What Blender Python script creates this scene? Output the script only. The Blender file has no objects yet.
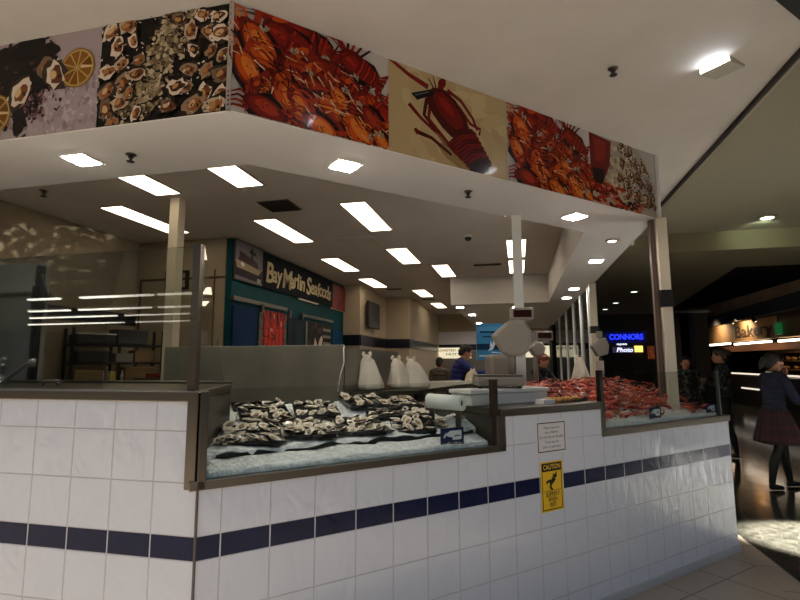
import bpy, math, random
from mathutils import Vector, Matrix, Euler
from math import sin, cos, pi, radians, sqrt, atan2
R = random.Random(7)
SC = bpy.context.scene
COL = SC.collection
RT2 = sqrt(2)

# ------------------------------------------------------------------ helpers
def lin(c):
    """sRGB 0-255 triple or hex string -> linear rgb"""
    if isinstance(c, str):
        c = tuple(int(c[i:i+2], 16) for i in (0, 2, 4))
    o = []
    for v in c[:3]:
        v = v/255.0
        o.append(v/12.92 if v <= .04045 else ((v+.055)/1.055)**2.4)
    return tuple(o)

def B(s, v, z=0.0):
    """counter front direction s (along the long face), v inward, z up"""
    return Vector(((s-v)/RT2, (s+v)/RT2, z))

MATS = {}
def mat(name, col, rough=.5, metal=0.0, noise=None, bump=None, emit=None, spec=.5, coat=0.0, alpha_attr=False, scale_vec=None):
    if name in MATS: return MATS[name]
    m = bpy.data.materials.new(name); m.use_nodes = True
    nt = m.node_tree; p = nt.nodes['Principled BSDF']
    c = lin(col) if not isinstance(col, tuple) or max(col) > 1.0 else col
    p.inputs['Base Color'].default_value = (*c, 1)
    p.inputs['Roughness'].default_value = rough
    p.inputs['Metallic'].default_value = metal
    p.inputs['Specular IOR Level'].default_value = spec
    p.inputs['Coat Weight'].default_value = coat
    tc = None
    if noise or bump:
        tc = nt.nodes.new('ShaderNodeTexCoord')
        mp = nt.nodes.new('ShaderNodeMapping')
        nt.links.new(tc.outputs['Object'], mp.inputs['Vector'])
        if scale_vec: mp.inputs['Scale'].default_value = scale_vec
    if noise:
        sc, c2, lo, hi = noise
        n = nt.nodes.new('ShaderNodeTexNoise'); n.inputs['Scale'].default_value = sc
        n.inputs['Detail'].default_value = 5
        r = nt.nodes.new('ShaderNodeMapRange')
        r.inputs['From Min'].default_value = lo; r.inputs['From Max'].default_value = hi
        x = nt.nodes.new('ShaderNodeMix'); x.data_type = 'RGBA'
        x.inputs['A'].default_value = (*c, 1); x.inputs['B'].default_value = (*lin(c2), 1)
        nt.links.new(mp.outputs[0], n.inputs['Vector'])
        nt.links.new(n.outputs['Fac'], r.inputs['Value'])
        nt.links.new(r.outputs[0], x.inputs['Factor'])
        nt.links.new(x.outputs['Result'], p.inputs['Base Color'])
    if bump:
        sc, st, dist = bump
        n = nt.nodes.new('ShaderNodeTexNoise'); n.inputs['Scale'].default_value = sc
        n.inputs['Detail'].default_value = 3
        b = nt.nodes.new('ShaderNodeBump'); b.inputs['Strength'].default_value = st
        b.inputs['Distance'].default_value = dist
        nt.links.new(mp.outputs[0], n.inputs['Vector'])
        nt.links.new(n.outputs['Fac'], b.inputs['Height'])
        nt.links.new(b.outputs[0], p.inputs['Normal'])
    if emit:
        ec, es = emit
        p.inputs['Emission Color'].default_value = (*(lin(ec)), 1)
        p.inputs['Emission Strength'].default_value = es
    MATS[name] = m
    return m

def glass(name, tint, refl=1.0, rough=.0):
    if name in MATS: return MATS[name]
    m = bpy.data.materials.new(name); m.use_nodes = True
    nt = m.node_tree; nt.nodes.clear()
    o = nt.nodes.new('ShaderNodeOutputMaterial')
    t = nt.nodes.new('ShaderNodeBsdfTransparent'); t.inputs[0].default_value = (*lin(tint), 1)
    g = nt.nodes.new('ShaderNodeBsdfGlossy'); g.inputs['Roughness'].default_value = rough
    f = nt.nodes.new('ShaderNodeFresnel'); f.inputs[0].default_value = 1.45
    mul = nt.nodes.new('ShaderNodeMath'); mul.operation = 'MULTIPLY'; mul.inputs[1].default_value = refl
    mx = nt.nodes.new('ShaderNodeMixShader')
    nt.links.new(f.outputs[0], mul.inputs[0]); nt.links.new(mul.outputs[0], mx.inputs[0])
    nt.links.new(t.outputs[0], mx.inputs[1]); nt.links.new(g.outputs[0], mx.inputs[2])
    nt.links.new(mx.outputs[0], o.inputs[0])
    MATS[name] = m
    return m

def tile_mat(name, col, grout, gw, bumpst=.35, col2=None, rough=.12, spec=.5):
    """UV in tile units; grout lines at integer u, v"""
    m = bpy.data.materials.new(name); m.use_nodes = True
    nt = m.node_tree; p = nt.nodes['Principled BSDF']; L = nt.links.new
    uv = nt.nodes.new('ShaderNodeUVMap'); sp = nt.nodes.new('ShaderNodeSeparateXYZ')
    L(uv.outputs[0], sp.inputs[0])
    ds = []
    for ax in (0, 1):
        a = nt.nodes.new('ShaderNodeMath'); a.operation = 'PINGPONG'; a.inputs[1].default_value = .5
        L(sp.outputs[ax], a.inputs[0]); ds.append(a)
    mn = nt.nodes.new('ShaderNodeMath'); mn.operation = 'MINIMUM'
    L(ds[0].outputs[0], mn.inputs[0]); L(ds[1].outputs[0], mn.inputs[1])
    r = nt.nodes.new('ShaderNodeMapRange'); r.inputs['From Min'].default_value = gw*.6
    r.inputs['From Max'].default_value = gw*1.3
    L(mn.outputs[0], r.inputs['Value'])
    tc = nt.nodes.new('ShaderNodeTexCoord')
    n = nt.nodes.new('ShaderNodeTexNoise'); n.inputs['Scale'].default_value = 9; n.inputs['Detail'].default_value = 3
    L(tc.outputs['Object'], n.inputs['Vector'])
    c1 = nt.nodes.new('ShaderNodeMix'); c1.data_type = 'RGBA'
    c1.inputs['A'].default_value = (*lin(col), 1); c1.inputs['B'].default_value = (*lin(col2 or col), 1)
    L(n.outputs['Fac'], c1.inputs['Factor'])
    x = nt.nodes.new('ShaderNodeMix'); x.data_type = 'RGBA'
    x.inputs['A'].default_value = (*lin(grout), 1)
    L(r.outputs[0], x.inputs['Factor']); L(c1.outputs['Result'], x.inputs['B'])
    L(x.outputs['Result'], p.inputs['Base Color'])
    p.inputs['Roughness'].default_value = rough
    # wavy glaze
    mp = nt.nodes.new('ShaderNodeMapping'); mp.inputs['Scale'].default_value = (1, 1, .55)
    L(tc.outputs['Object'], mp.inputs['Vector'])
    n2 = nt.nodes.new('ShaderNodeTexNoise'); n2.inputs['Scale'].default_value = 10; n2.inputs['Detail'].default_value = 1.5
    n2.inputs['Distortion'].default_value = 1.2
    L(mp.outputs[0], n2.inputs['Vector'])
    ad = nt.nodes.new('ShaderNodeMath'); ad.operation = 'MULTIPLY_ADD'
    ad.inputs[1].default_value = .35
    L(r.outputs[0], ad.inputs[0]); L(n2.outputs['Fac'], ad.inputs[2])
    b = nt.nodes.new('ShaderNodeBump'); b.inputs['Strength'].default_value = bumpst; b.inputs['Distance'].default_value = .009
    L(ad.outputs[0], b.inputs['Height']); L(b.outputs[0], p.inputs['Normal'])
    p.inputs['Specular IOR Level'].default_value = spec
    MATS[name] = m
    return m

def print_mat(name, rough=.25, coat=.3):
    m = bpy.data.materials.new(name); m.use_nodes = True
    nt = m.node_tree; p = nt.nodes['Principled BSDF']
    a = nt.nodes.new('ShaderNodeVertexColor'); a.layer_name = 'ink'
    nt.links.new(a.outputs[0], p.inputs['Base Color'])
    p.inputs['Roughness'].default_value = rough; p.inputs['Coat Weight'].default_value = coat; p.inputs['Specular IOR Level'].default_value = .12
    p.inputs['Coat Roughness'].default_value = .08
    MATS[name] = m
    return m

class MB:
    """collects faces of one mesh"""
    def __init__(s): s.v = []; s.f = []; s.m = []; s.uv = {}; s.sm = []
    def poly(s, pts, mi=0, uv=None, smooth=False):
        b = len(s.v); s.v += [Vector(p) for p in pts]
        s.f.append(list(range(b, b+len(pts)))); s.m.append(mi); s.sm.append(smooth)
        if uv: s.uv[len(s.f)-1] = uv
        return s
    def raw(s, vs, fs, mi=0, smooth=True):
        b = len(s.v); s.v += [Vector(p) for p in vs]
        for f in fs: s.f.append([b+i for i in f]); s.m.append(mi); s.sm.append(smooth)
        return s
    def box(s, c, d, mi=0, rz=0.0, fn=None):
        """centre, size"""
        x, y, z = (d[0]/2, d[1]/2, d[2]/2); vs = []
        cr, sr = cos(rz), sin(rz)
        for k in (-z, z):
            for (i, j) in ((-x, -y), (x, -y), (x, y), (-x, y)):
                vs.append(Vector((c[0]+i*cr-j*sr, c[1]+i*sr+j*cr, c[2]+k)))
        if fn: vs = [fn(p) for p in vs]
        return s.raw(vs, [(3, 2, 1, 0), (4, 5, 6, 7), (0, 1, 5, 4), (1, 2, 6, 5), (2, 3, 7, 6), (3, 0, 4, 7)], mi, False)
    def prism(s, pts, z0, z1, mi=0, smooth=False):
        n = len(pts)
        vs = [(p[0], p[1], z0) for p in pts]+[(p[0], p[1], z1) for p in pts]
        fs = [tuple(reversed(range(n))), tuple(range(n, 2*n))]+[(i, (i+1) % n, n+(i+1) % n, n+i) for i in range(n)]
        b = len(s.v); s.raw(vs, fs, mi, smooth)
        return s
    def bbox(s, s0, s1, v0, v1, z0, z1, mi=0):
        """box in counter coordinates"""
        q = [B(s0, v0), B(s1, v0), B(s1, v1), B(s0, v1)]
        return s.prism(q, z0, z1, mi)
    def bar(s, a, b, w, h=None, mi=0, up=(0, 0, 1)):
        a = Vector(a); b = Vector(b); h = h or w
        d = (b-a).normalized(); u = Vector(up)
        if abs(d.dot(u)) > .99: u = Vector((1, 0, 0))
        x = d.cross(u).normalized(); y = x.cross(d)
        vs = []
        for q in (a, b):
            for (i, j) in ((-1, -1), (1, -1), (1, 1), (-1, 1)): vs.append(q+x*i*w/2+y*j*h/2)
        return s.raw(vs, [(0, 1, 2, 3), (7, 6, 5, 4), (0, 4, 5, 1), (1, 5, 6, 2), (2, 6, 7, 3), (3, 7, 4, 0)], mi, False)
    def tube(s, pts, rad, n=8, mi=0, caps=True, flat=1.0):
        pts = [Vector(p) for p in pts]; m = len(pts)
        if not isinstance(rad, (list, tuple)): rad = [rad]*m
        vs = []; pu = None
        for i, p in enumerate(pts):
            d = (pts[min(i+1, m-1)]-pts[max(i-1, 0)])
            d = d.normalized() if d.length > 1e-9 else Vector((0, 0, 1))
            u = pu if pu is not None else (Vector((0, 0, 1)) if abs(d.z) < .9 else Vector((1, 0, 0)))
            x = d.cross(u)
            if x.length < 1e-6: x = d.cross(Vector((0, 1, 0)))
            x.normalize(); y = x.cross(d).normalized(); pu = y
            for k in range(n):
                a = 2*pi*k/n; vs.append(p+(x*cos(a)+y*sin(a)*flat)*rad[i])
        fs = [(i*n+k, i*n+(k+1) % n, (i+1)*n+(k+1) % n, (i+1)*n+k) for i in range(m-1) for k in range(n)]
        s.raw(vs, fs, mi, True)
        if caps:
            b = len(s.v)-len(vs)
            s.f.append([b+k for k in reversed(range(n))]); s.m.append(mi); s.sm.append(False)
            s.f.append([b+(m-1)*n+k for k in range(n)]); s.m.append(mi); s.sm.append(False)
        return s
    def ell(s, c, r, n=12, k=8, mi=0, rot=None):
        c = Vector(c); vs = []; M = rot.to_matrix() if rot else None
        for j in range(1, k):
            t = pi*j/k
            for i in range(n):
                p = 2*pi*i/n; q = Vector((r[0]*sin(t)*cos(p), r[1]*sin(t)*sin(p), r[2]*cos(t)))
                vs.append(c+(M @ q if M else q))
        top = Vector((0, 0, r[2])); 
        vs.append(c+(M @ top if M else top)); vs.append(c-(M @ top if M else top))
        T = len(vs)-2; Bo = len(vs)-1; fs = []
        for j in range(k-2):
            for i in range(n): fs.append((j*n+i, (j+1)*n+i, (j+1)*n+(i+1) % n, j*n+(i+1) % n))
        for i in range(n):
            fs.append((T, i, (i+1) % n)); fs.append((Bo, (k-2)*n+(i+1) % n, (k-2)*n+i))
        return s.raw(vs, fs, mi, True)
    def lathe(s, c, prof, n=20, mi=0):
        c = Vector(c); vs = []
        for (r, z) in prof:
            for i in range(n):
                a = 2*pi*i/n; vs.append(c+Vector((r*cos(a), r*sin(a), z)))
        m = len(prof)
        fs = [(j*n+i, j*n+(i+1) % n, (j+1)*n+(i+1) % n, (j+1)*n+i) for j in range(m-1) for i in range(n)]
        fs += [tuple(reversed(range(n))), tuple((m-1)*n+i for i in range(n))]
        return s.raw(vs, fs, mi, True)
    def build(s, name, mats, parent=None, bevel=0.0, local=False):
        off = Vector((0, 0, 0))
        if parent is not None and not local:
            q = parent
            while q is not None: off += q.location; q = q.parent
        me = bpy.data.meshes.new(name)
        me.from_pydata([tuple(p-off) for p in s.v], [], s.f)
        if not isinstance(mats, (list, tuple)): mats = [mats]
        for m in mats: me.materials.append(m)
        me.polygons.foreach_set('material_index', s.m)
        me.polygons.foreach_set('use_smooth', s.sm)
        if s.uv:
            ul = me.uv_layers.new(name='UVMap')
            for fi, u in s.uv.items():
                for li, c in zip(me.polygons[fi].loop_indices, u): ul.data[li].uv = c
        me.update()
        o = bpy.data.objects.new(name, me); COL.objects.link(o)
        if parent is not None: o.parent = parent
        if bevel:
            b = o.modifiers.new('bevel', 'BEVEL'); b.width = bevel; b.segments = 2; b.limit_method = 'ANGLE'
        return o

def tag(o, label, cat, group=None, kind=None):
    o['label'] = label; o['category'] = cat
    if group: o['group'] = group
    if kind: o['kind'] = kind
    return o
def thing(name, label, cat, loc=(0, 0, 0), group=None, rz=0.0):
    o = bpy.data.objects.new(name, None); COL.objects.link(o)
    o.location = loc; o.rotation_euler = (0, 0, rz); o.empty_display_size = .05
    return tag(o, label, cat, group)
def struct(o): o['kind'] = 'structure'; return o
def dup(root, loc, rot=(0, 0, 0), label=None, group=None, scale=None):
    r = root.copy(); COL.objects.link(r); r.location = loc; r.rotation_euler = rot
    if scale: r.scale = (scale,)*3
    if label: r['label'] = label
    if group: r['group'] = group
    for ch in root.children:
        c = ch.copy(); COL.objects.link(c); c.parent = r
        for g in ch.children:
            d = g.copy(); COL.objects.link(d); d.parent = c
    return r
def text_mb(mb, txt, org, ux, uy, size, width=None, mi=0, depth=.0, shear=0.0, bold=0.0, align='CENTER', nrm=None):
    """adds flat (or thin) letters to a mesh builder"""
    cu = bpy.data.curves.new('t', 'FONT'); cu.body = txt; cu.size = 1.0; cu.align_x = align; cu.align_y = 'CENTER'
    cu.shear = shear; cu.offset = bold; cu.resolution_u = 3; cu.extrude = 0
    ob = bpy.data.objects.new('t', cu); COL.objects.link(ob)
    bpy.context.view_layer.update()
    dg = bpy.context.evaluated_depsgraph_get()
    me = bpy.data.meshes.new_from_object(ob.evaluated_get(dg))
    xs = [v.co.x for v in me.vertices]
    k = size
    kx = size
    if width and xs:
        kx = width/max(1e-6, max(xs)-min(xs))
    ux = Vector(ux); uy = Vector(uy); org = Vector(org)
    vs = [org+ux*v.co.x*kx+uy*v.co.y*k for v in me.vertices]
    fs = [tuple(p.vertices) for p in me.polygons]
    mb.raw(vs, fs, mi, False)
    if depth and nrm is not None:
        nn = Vector(nrm)*depth
        mb.raw([v+nn for v in vs], fs, mi, False)
    bpy.data.objects.remove(ob); bpy.data.curves.remove(cu); bpy.data.meshes.remove(me)

class Paint:
    """flat print: polygons laid over each other, each with its own ink"""
    def __init__(s, org, ux, uy, nrm, W, H, bg, rnd, dim=1.0):
        s.o = Vector(org); s.ux = Vector(ux); s.uy = Vector(uy); s.n = Vector(nrm); s.W = W; s.H = H
        s.v = []; s.f = []; s.c = []; s.k = 0; s.r = rnd; s.dim = dim
        s.rect(0, 0, 1, 1, bg)
    def clip(s, pts):
        def cl(p, ax, val, keep):
            o = []
            for i in range(len(p)):
                a, b = p[i-1], p[i]; ka = keep(a[ax]); kb = keep(b[ax])
                if ka != kb:
                    t = (val-a[ax])/(b[ax]-a[ax]); o.append((a[0]+(b[0]-a[0])*t, a[1]+(b[1]-a[1])*t))
                if kb: o.append(b)
            return o
        p = cl(pts, 0, 0, lambda x: x >= 0)
        if p: p = cl(p, 0, 1, lambda x: x <= 1)
        if p: p = cl(p, 1, 0, lambda x: x >= 0)
        if p: p = cl(p, 1, 1, lambda x: x <= 1)
        return p
    def poly(s, pts, col):
        p = s.clip(pts)
        if len(p) < 3: return
        s.k += 1; d = s.n*(s.k*.000012+.0004)
        b = len(s.v)
        s.v += [s.o+s.ux*(x*s.W)+s.uy*(y*s.H)+d for x, y in p]
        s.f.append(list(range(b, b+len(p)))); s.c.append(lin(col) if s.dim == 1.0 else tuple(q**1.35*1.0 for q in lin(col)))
    def rect(s, x0, y0, x1, y1, col): s.poly([(x0, y0), (x1, y0), (x1, y1), (x0, y1)], col)
    def blob(s, cx, cy, rx, ry, ang, col, n=14, jit=.12):
        a = radians(ang); pts = []
        for i in range(n):
            t = 2*pi*i/n; k = 1+s.r.uniform(-jit, jit)
            x = rx*cos(t)*k; y = ry*sin(t)*k
            X = x*cos(a)-y*sin(a); Y = x*sin(a)+y*cos(a)
            pts.append((cx+X/s.W, cy+Y/s.H))
        s.poly(pts, col)
    def strip(s, pts, w0, w1, col):
        """tapered line; widths in metres"""
        L = []; Rr = []
        P = [(x*s.W, y*s.H) for x, y in pts]
        for i, (x, y) in enumerate(P):
            a = P[max(0, i-1)]; b = P[min(len(P)-1, i+1)]
            dx, dy = b[0]-a[0], b[1]-a[1]; l = sqrt(dx*dx+dy*dy) or 1
            w = (w0+(w1-w0)*i/(len(P)-1))/2
            L.append(((x-dy/l*w)/s.W, (y+dx/l*w)/s.H)); Rr.append(((x+dy/l*w)/s.W, (y-dx/l*w)/s.H))
        for i in range(len(P)-1): s.poly([Rr[i], Rr[i+1], L[i+1], L[i]], col)
    def oyster(s, cx, cy, r, ang):
        g = s.r
        s.blob(cx, cy, r*1.15, r*.85, ang, g.choice(['2a211c', '3a2d24', '51443a']), 13, .3)
        s.blob(cx, cy, r*.98, r*.68, ang, g.choice(['c9b8a4', 'e0d4c6', 'a8927c', '8d7a66']), 13, .28)
        s.blob(cx+.1*r/s.W, cy, r*.72, r*.46, ang, g.choice(['8c5f3a', 'a5744a', '7a4e30', '5c3a24']), 11, .25)
        s.blob(cx-.15*r/s.W, cy+.05*r/s.H, r*.36, r*.24, ang+20, g.choice(['c39a68', 'b98a5c', 'd9bd97']), 8, .2)
        s.blob(cx+.35*r/s.W, cy-.1*r/s.H, r*.18, r*.12, ang+60, '3c2418', 7, .3)
    def ice(s, cx, cy, rx, ry, cnt, cols=('d9d4cf', 'c6bfb8', 'efece8', 'b3aaa3'), size=.012):
        for i in range(cnt):
            t = s.r.uniform(0, 2*pi); q = sqrt(s.r.random())
            s.blob(cx+rx*q*cos(t), cy+ry*q*sin(t), size*s.r.uniform(.4, 1.4), size*s.r.uniform(.3, .9), s.r.uniform(0, 180), s.r.choice(cols), 6, .3)
    def lobster(s, ax, ay, bx, by, w, cols=('7e1d10', '9d2a16', 'b9381d', '5c130b')):
        """from head (a) to tail (b), coordinates 0..1"""
        dark, mid, hi, deep = [cols[i] for i in (0, 1, 2, 3)]
        s.blob((ax+bx)/2+.01, (ay+by)/2-.03, sqrt(((bx-ax)*s.W)**2+((by-ay)*s.H)**2)*.5, w*.62, math.degrees(atan2((by-ay)*s.H, (bx-ax)*s.W)), '210907', 16, .15)
        A = (ax*s.W, ay*s.H); D = ((bx-ax)*s.W, (by-ay)*s.H); L = sqrt(D[0]**2+D[1]**2); d = (D[0]/L, D[1]/L); nn = (-d[1], d[0])
        def at(t, q): return ((A[0]+D[0]*t+nn[0]*q*w)/s.W, (A[1]+D[1]*t+nn[1]*q*w)/s.H)
        for sg in (-1, 1):
            for i in range(4):
                t = .1+.1*i
                s.strip([at(t, .35*sg), at(t-.08+.07*i, .95*sg), at(t-.2+.14*i, 1.25*sg)], w*.12, w*.05, s.r.choice(cols))
            s.strip([at(.08, .2*sg), at(-.15, .45*sg), at(-.38, .35*sg)], w*.22, w*.3, mid)
            s.strip([at(.02, .15*sg), at(-.35, .3*sg), at(-.7, .75*sg)], w*.06, w*.02, dark)
        body = [at(0, -.12), at(.1, -.38), at(.3, -.5), at(.5, -.46), at(.8, -.36), at(.97, -.3), at(1, 0), at(.97, .3), at(.8, .36), at(.5, .46), at(.3, .5), at(.1, .38), at(0, .12)]
        s.poly(body, dark)
        s.poly([at(.03, -.05), at(.12, -.28), at(.3, -.38), at(.46, -.34), at(.46, .2), at(.3, .28), at(.12, .2)], mid)
        s.poly([at(.1, -.02), at(.2, -.12), at(.4, -.12), at(.42, .0), at(.25, .08)], hi)
        for i in range(6):
            t = .5+.08*i; q = .44-.03*i
            s.poly([at(t, -q), at(t+.02, 0), at(t, q), at(t+.05, q*.95), at(t+.075, 0), at(t+.05, -q*.95)], mid if i % 2 else hi)
            s.poly([at(t+.055, -q*.95), at(t+.078, 0), at(t+.055, q*.95), at(t+.068, q*.92), at(t+.09, 0), at(t+.068, -q*.92)], deep)
        for q in (-.45, -.22, 0, .22, .45):
            s.poly([at(.96, q*.5-.05), at(1.0, q*.5+.08), at(1.14, q*1.2+.12), at(1.15, q*1.2-.12)], s.r.choice((dark, mid)))
    def crab(s, cx, cy, w, ang, cols=('c4621f', 'a8431a', 'd98a3c', '7d2a12')):
        a = radians(ang)
        s.blob(cx+.01, cy-.02, w*.62, w*.4, ang, '1d0906', 14, .2)
        def at(x, y):
            X = x*w; Y = y*w
            return (cx+(X*cos(a)-Y*sin(a))/s.W, cy+(X*sin(a)+Y*cos(a))/s.H)
        for sg in (-1, 1):
            for i in range(4):
                y0 = -.05-.09*i+.1
                s.strip([at(.38*sg, y0), at(.72*sg, y0+.06-.06*i), at(.98*sg, y0-.22-.05*i)], w*.085, w*.03, s.r.choice(cols))
            s.strip([at(.36*sg, .16), at(.62*sg, .42), at(.45*sg, .66)], w*.15, w*.13, cols[1])
            s.blob(at(.36*sg, .76)[0], at(.36*sg, .76)[1], w*.2, w*.1, ang+100*sg, cols[0], 9, .15)
        pts = [at(.52*cos(t)*(1 if abs(cos(t)) < .9 else 1.16), .3*sin(t)+.02*cos(3*t)) for t in [2*pi*i/18 for i in range(18)]]
        s.poly(pts, cols[3])
        s.poly([at(.46*cos(t), .02+.25*sin(t)) for t in [2*pi*i/16 for i in range(16)]], cols[0])
        s.poly([at(.32*cos(t), .06+.15*sin(t)) for t in [2*pi*i/12 for i in range(12)]], cols[2])
        for i in range(7):
            s.blob(*at(s.r.uniform(-.35, .35), s.r.uniform(-.12, .2)), w*.04, w*.02, s.r.uniform(0, 180), s.r.choice(cols), 6, .2)
    def build(s, name, parent, m):
        off = Vector((0, 0, 0)); q = parent
        while q is not None: off += q.location; q = q.parent
        me = bpy.data.meshes.new(name); me.from_pydata([tuple(p-off) for p in s.v], [], s.f)
        ca = me.color_attributes.new('ink', 'FLOAT_COLOR', 'CORNER')
        i = 0
        for poly, c in zip(me.polygons, s.c):
            for li in poly.loop_indices: ca.data[li].color = (*c, 1)
        me.materials.append(m); me.update()
        o = bpy.data.objects.new(name, me); COL.objects.link(o); o.parent = parent
        return o

# ------------------------------------------------------------------ materials
M_TILE = tile_mat('white_wall_tile', 'd2d4da', 'bcb9ba', .012, .75, 'ccced4', .10)
M_BAND = tile_mat('navy_wall_tile', '080d26', 'c4c4c8', .014, .2, '161f46', .2, .22)
M_STEEL = mat('brushed_steel', '756e64', .3, 1.0, bump=(60, .05, .002), scale_vec=(1, 1, .1))
M_STEELD = mat('dull_steel', '5f5a53', .42, .9)
M_CHROME = mat('chrome', 'd8d8d8', .12, 1.0)
M_CEIL = mat('ceiling_paint', 'bdb7af', .85, noise=(2.5, 'b4aea6', .3, .7))
M_SOFF = mat('soffit_paint', 'c8c5c2', .8)
M_CREAM = mat('cream_wall', '9d9079', .8, noise=(3, '92856e', .3, .7))
M_CREAM2 = mat('pale_wall', 'b3a48c', .8)
M_WHITEW = mat('far_white_tiles', 'd2cfd4', .4)
M_NAVY = mat('navy_stripe', '0c0f20', .3)
M_BLACK = mat('black_plastic', '0c0b0b', .45)
M_BLACKM = mat('black_rubber', '121110', .8)
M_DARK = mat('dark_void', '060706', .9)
M_TEAL = mat('teal_paint', '0a4649', .6, noise=(1.5, '083a44', .3, .7), spec=.12)
M_BROWNTRIM = mat('brown_trim', '4a3722', .6)
M_GLASS = glass('clear_glass', 'f4f6f3', .6)
M_GLASSG = glass('greenish_glass', 'f5f8f6', .3)
M_GLASSD = glass('dark_glass', 'c0c5c2', .6)
M_WHITE = mat('white_plastic', 'dad7d0', .45)
M_POST = mat('cream_post', 'cdc3ae', .5)
M_POSTG = mat('grey_post', 'dedfdc', .45)
M_PRINT = print_mat('printed_picture', .3, .18)
M_PRINTM = print_mat('printed_card', .5, .03)
M_LIGHT = mat('fluorescent_panel', 'ffffff', .5, emit=('ffecd0', 4.0))
M_DOWN = mat('downlight_glow', 'ffffff', .5, emit=('fff6ea', 140.0))
M_FRAME = mat('lamp_frame', '8d8272', .6)
M_PAPER = mat('paper', 'd8d5d2', .7)
M_INK = mat('black_ink', '141414', .7)
M_YEL = mat('caution_yellow', 'e3b516', .5)
M_BEIGE = mat('beige_plastic', '857d71', .5)
M_BEIGE2 = mat('light_beige_plastic', '8f877b', .5)
M_SKIN = mat('skin', 'b07a5e', .55)
M_ICE = mat('crushed_ice', 'd2d8d8', .35, noise=(40, 'f2f4f4', .35, .65), bump=(55, .9, .012))

def ftile(name, col, col2, gr, rough, gw):
    return tile_mat(name, col, gr, gw, .02, col2, rough)
M_FLOOR = ftile('beige_floor_tile', 'a69786', '988977', '5a4a3c', .3, .012)
def terrazzo():
    m = mat('green_terrazzo', '3c3a33', .11, noise=(14, '24241f', .35, .65))
    nt = m.node_tree; p = nt.nodes['Principled BSDF']
    v = nt.nodes.new('ShaderNodeTexVoronoi'); v.inputs['Scale'].default_value = 38
    tc = nt.nodes.new('ShaderNodeTexCoord'); nt.links.new(tc.outputs['Object'], v.inputs['Vector'])
    src = p.inputs['Base Color'].links[0].from_socket
    r = nt.nodes.new('ShaderNodeMapRange'); r.inputs['From Min'].default_value = .12; r.inputs['From Max'].default_value = .2
    r.inputs['To Min'].default_value = .45; r.inputs['To Max'].default_value = 0
    nt.links.new(v.outputs['Distance'], r.inputs['Value'])
    x = nt.nodes.new('ShaderNodeMix'); x.data_type = 'RGBA'; x.inputs['B'].default_value = (*lin('8d8a78'), 1)
    nt.links.new(r.outputs[0], x.inputs['Factor']); nt.links.new(src, x.inputs['A'])
    nt.links.new(x.outputs['Result'], p.inputs['Base Color'])
    n = nt.nodes.new('ShaderNodeTexNoise'); n.inputs['Scale'].default_value = 5
    b = nt.nodes.new('ShaderNodeBump'); b.inputs['Strength'].default_value = .05; b.inputs['Distance'].default_value = .02
    nt.links.new(tc.outputs['Object'], n.inputs['Vector']); nt.links.new(n.outputs['Fac'], b.inputs['Height']); nt.links.new(b.outputs[0], p.inputs['Normal'])
    return m
M_TERR = terrazzo()

ZC = 3.25   # ceilings
ZS = 2.69   # soffit of the bulkhead
# ------------------------------------------------------------------ the setting
def uvquad(mb, pts, uvs, mi=0): mb.poly(pts, mi, uvs)
fl = MB()
T = .435
def fuv(x, y): return ((x+y)/RT2/T+.05, ((y-x)/RT2+.21)/T)
q = [(-26, -26), (3.06, -26), (3.06, 30), (-26, 30)]
# tiles in front and under the shop, a border strip along the terrazzo
q1 = [(-26, -26), (2.89, -26), (2.89, 30), (-26, 30)]
fl.poly([(x, y, 0) for x, y in q1], 0, [fuv(x, y) for x, y in q1])
q2 = [(2.89, -26), (3.06, -26), (3.06, 30), (2.89, 30)]
fl.poly([(x, y, 0) for x, y in q2], 0, [((x-2.89)/.171+.0, y/T) for x, y in q2])
struct(fl.build('floor', [M_FLOOR]))
f2 = MB(); f2.poly([(3.07, -26, 0), (30, -26, 0), (30, 30, 0), (3.07, 30, 0)])
struct(f2.build('floor', [M_TERR]))
e = MB(); e.box((3.065, 2, .0005), (.012, 56, .003)); struct(e.build('trim_1', mat('dark_floor_strip', '17130f', .5)))

# main ceiling over shop and the strip in front of it
ce = MB()
ce.prism([(-9, -1.15), (-.45, -1.15), B(.2, -1.22)[:2], B(2.9+.0, -1.22)[:2], (2.84, 1.12), (2.84, 17), (-9, 17)], ZC, ZC+.12)
struct(ce.build('ceiling', M_CEIL))
# mall ceiling on the right, its bulkhead and the lower ceiling further back
c2 = MB(); c2.prism([(2.90, .9), (14, .9), (14, 5.7), (2.90, 5.7)], ZC, ZC+.12)
struct(c2.build('ceiling', mat('mall_ceiling_paint', '857e6c', .85)))
c3 = MB(); c3.prism([(2.42, 5.66), (14, 5.66), (14, 7.1), (4.68, 7.1), (5.25, 11.5), (5.7, 15.2), (2.42, 15.2)], 2.99, 3.25)
struct(c3.build('ceiling', mat('mall_low_ceiling_paint', '7a7058', .85)))
tr = MB(); tr.prism([(2.84, 1.1), (2.865, 1.1), (2.865, 5.6), (2.84, 5.6)], ZC-.03, ZC+.05, 0)
tr.prism([(2.865, 1.1), (2.905, 1.1), (2.905, 5.6), (2.865, 5.6)], ZC-.012, ZC+.05, 1)
struct(tr.build('trim_2', [mat('dark_track', '1c1712', .6), mat('track_lip', '8f8674', .6)]))
tr = MB(); tr.bbox(-.5, 3.2, -1.30, -1.22, ZC-.02, ZC+.2, 0); tr.bbox(-.5, 3.2, -1.34, -1.30, ZC-.04, ZC+.2, 1)
struct(tr.build('trim_3', [M_BLACK, M_STEELD]))
tr = MB(); tr.bbox(-.5, 3.2, -2.1, -1.34, ZC+.02, ZC+.2, 0); struct(tr.build('ceiling', M_SOFF))
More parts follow.
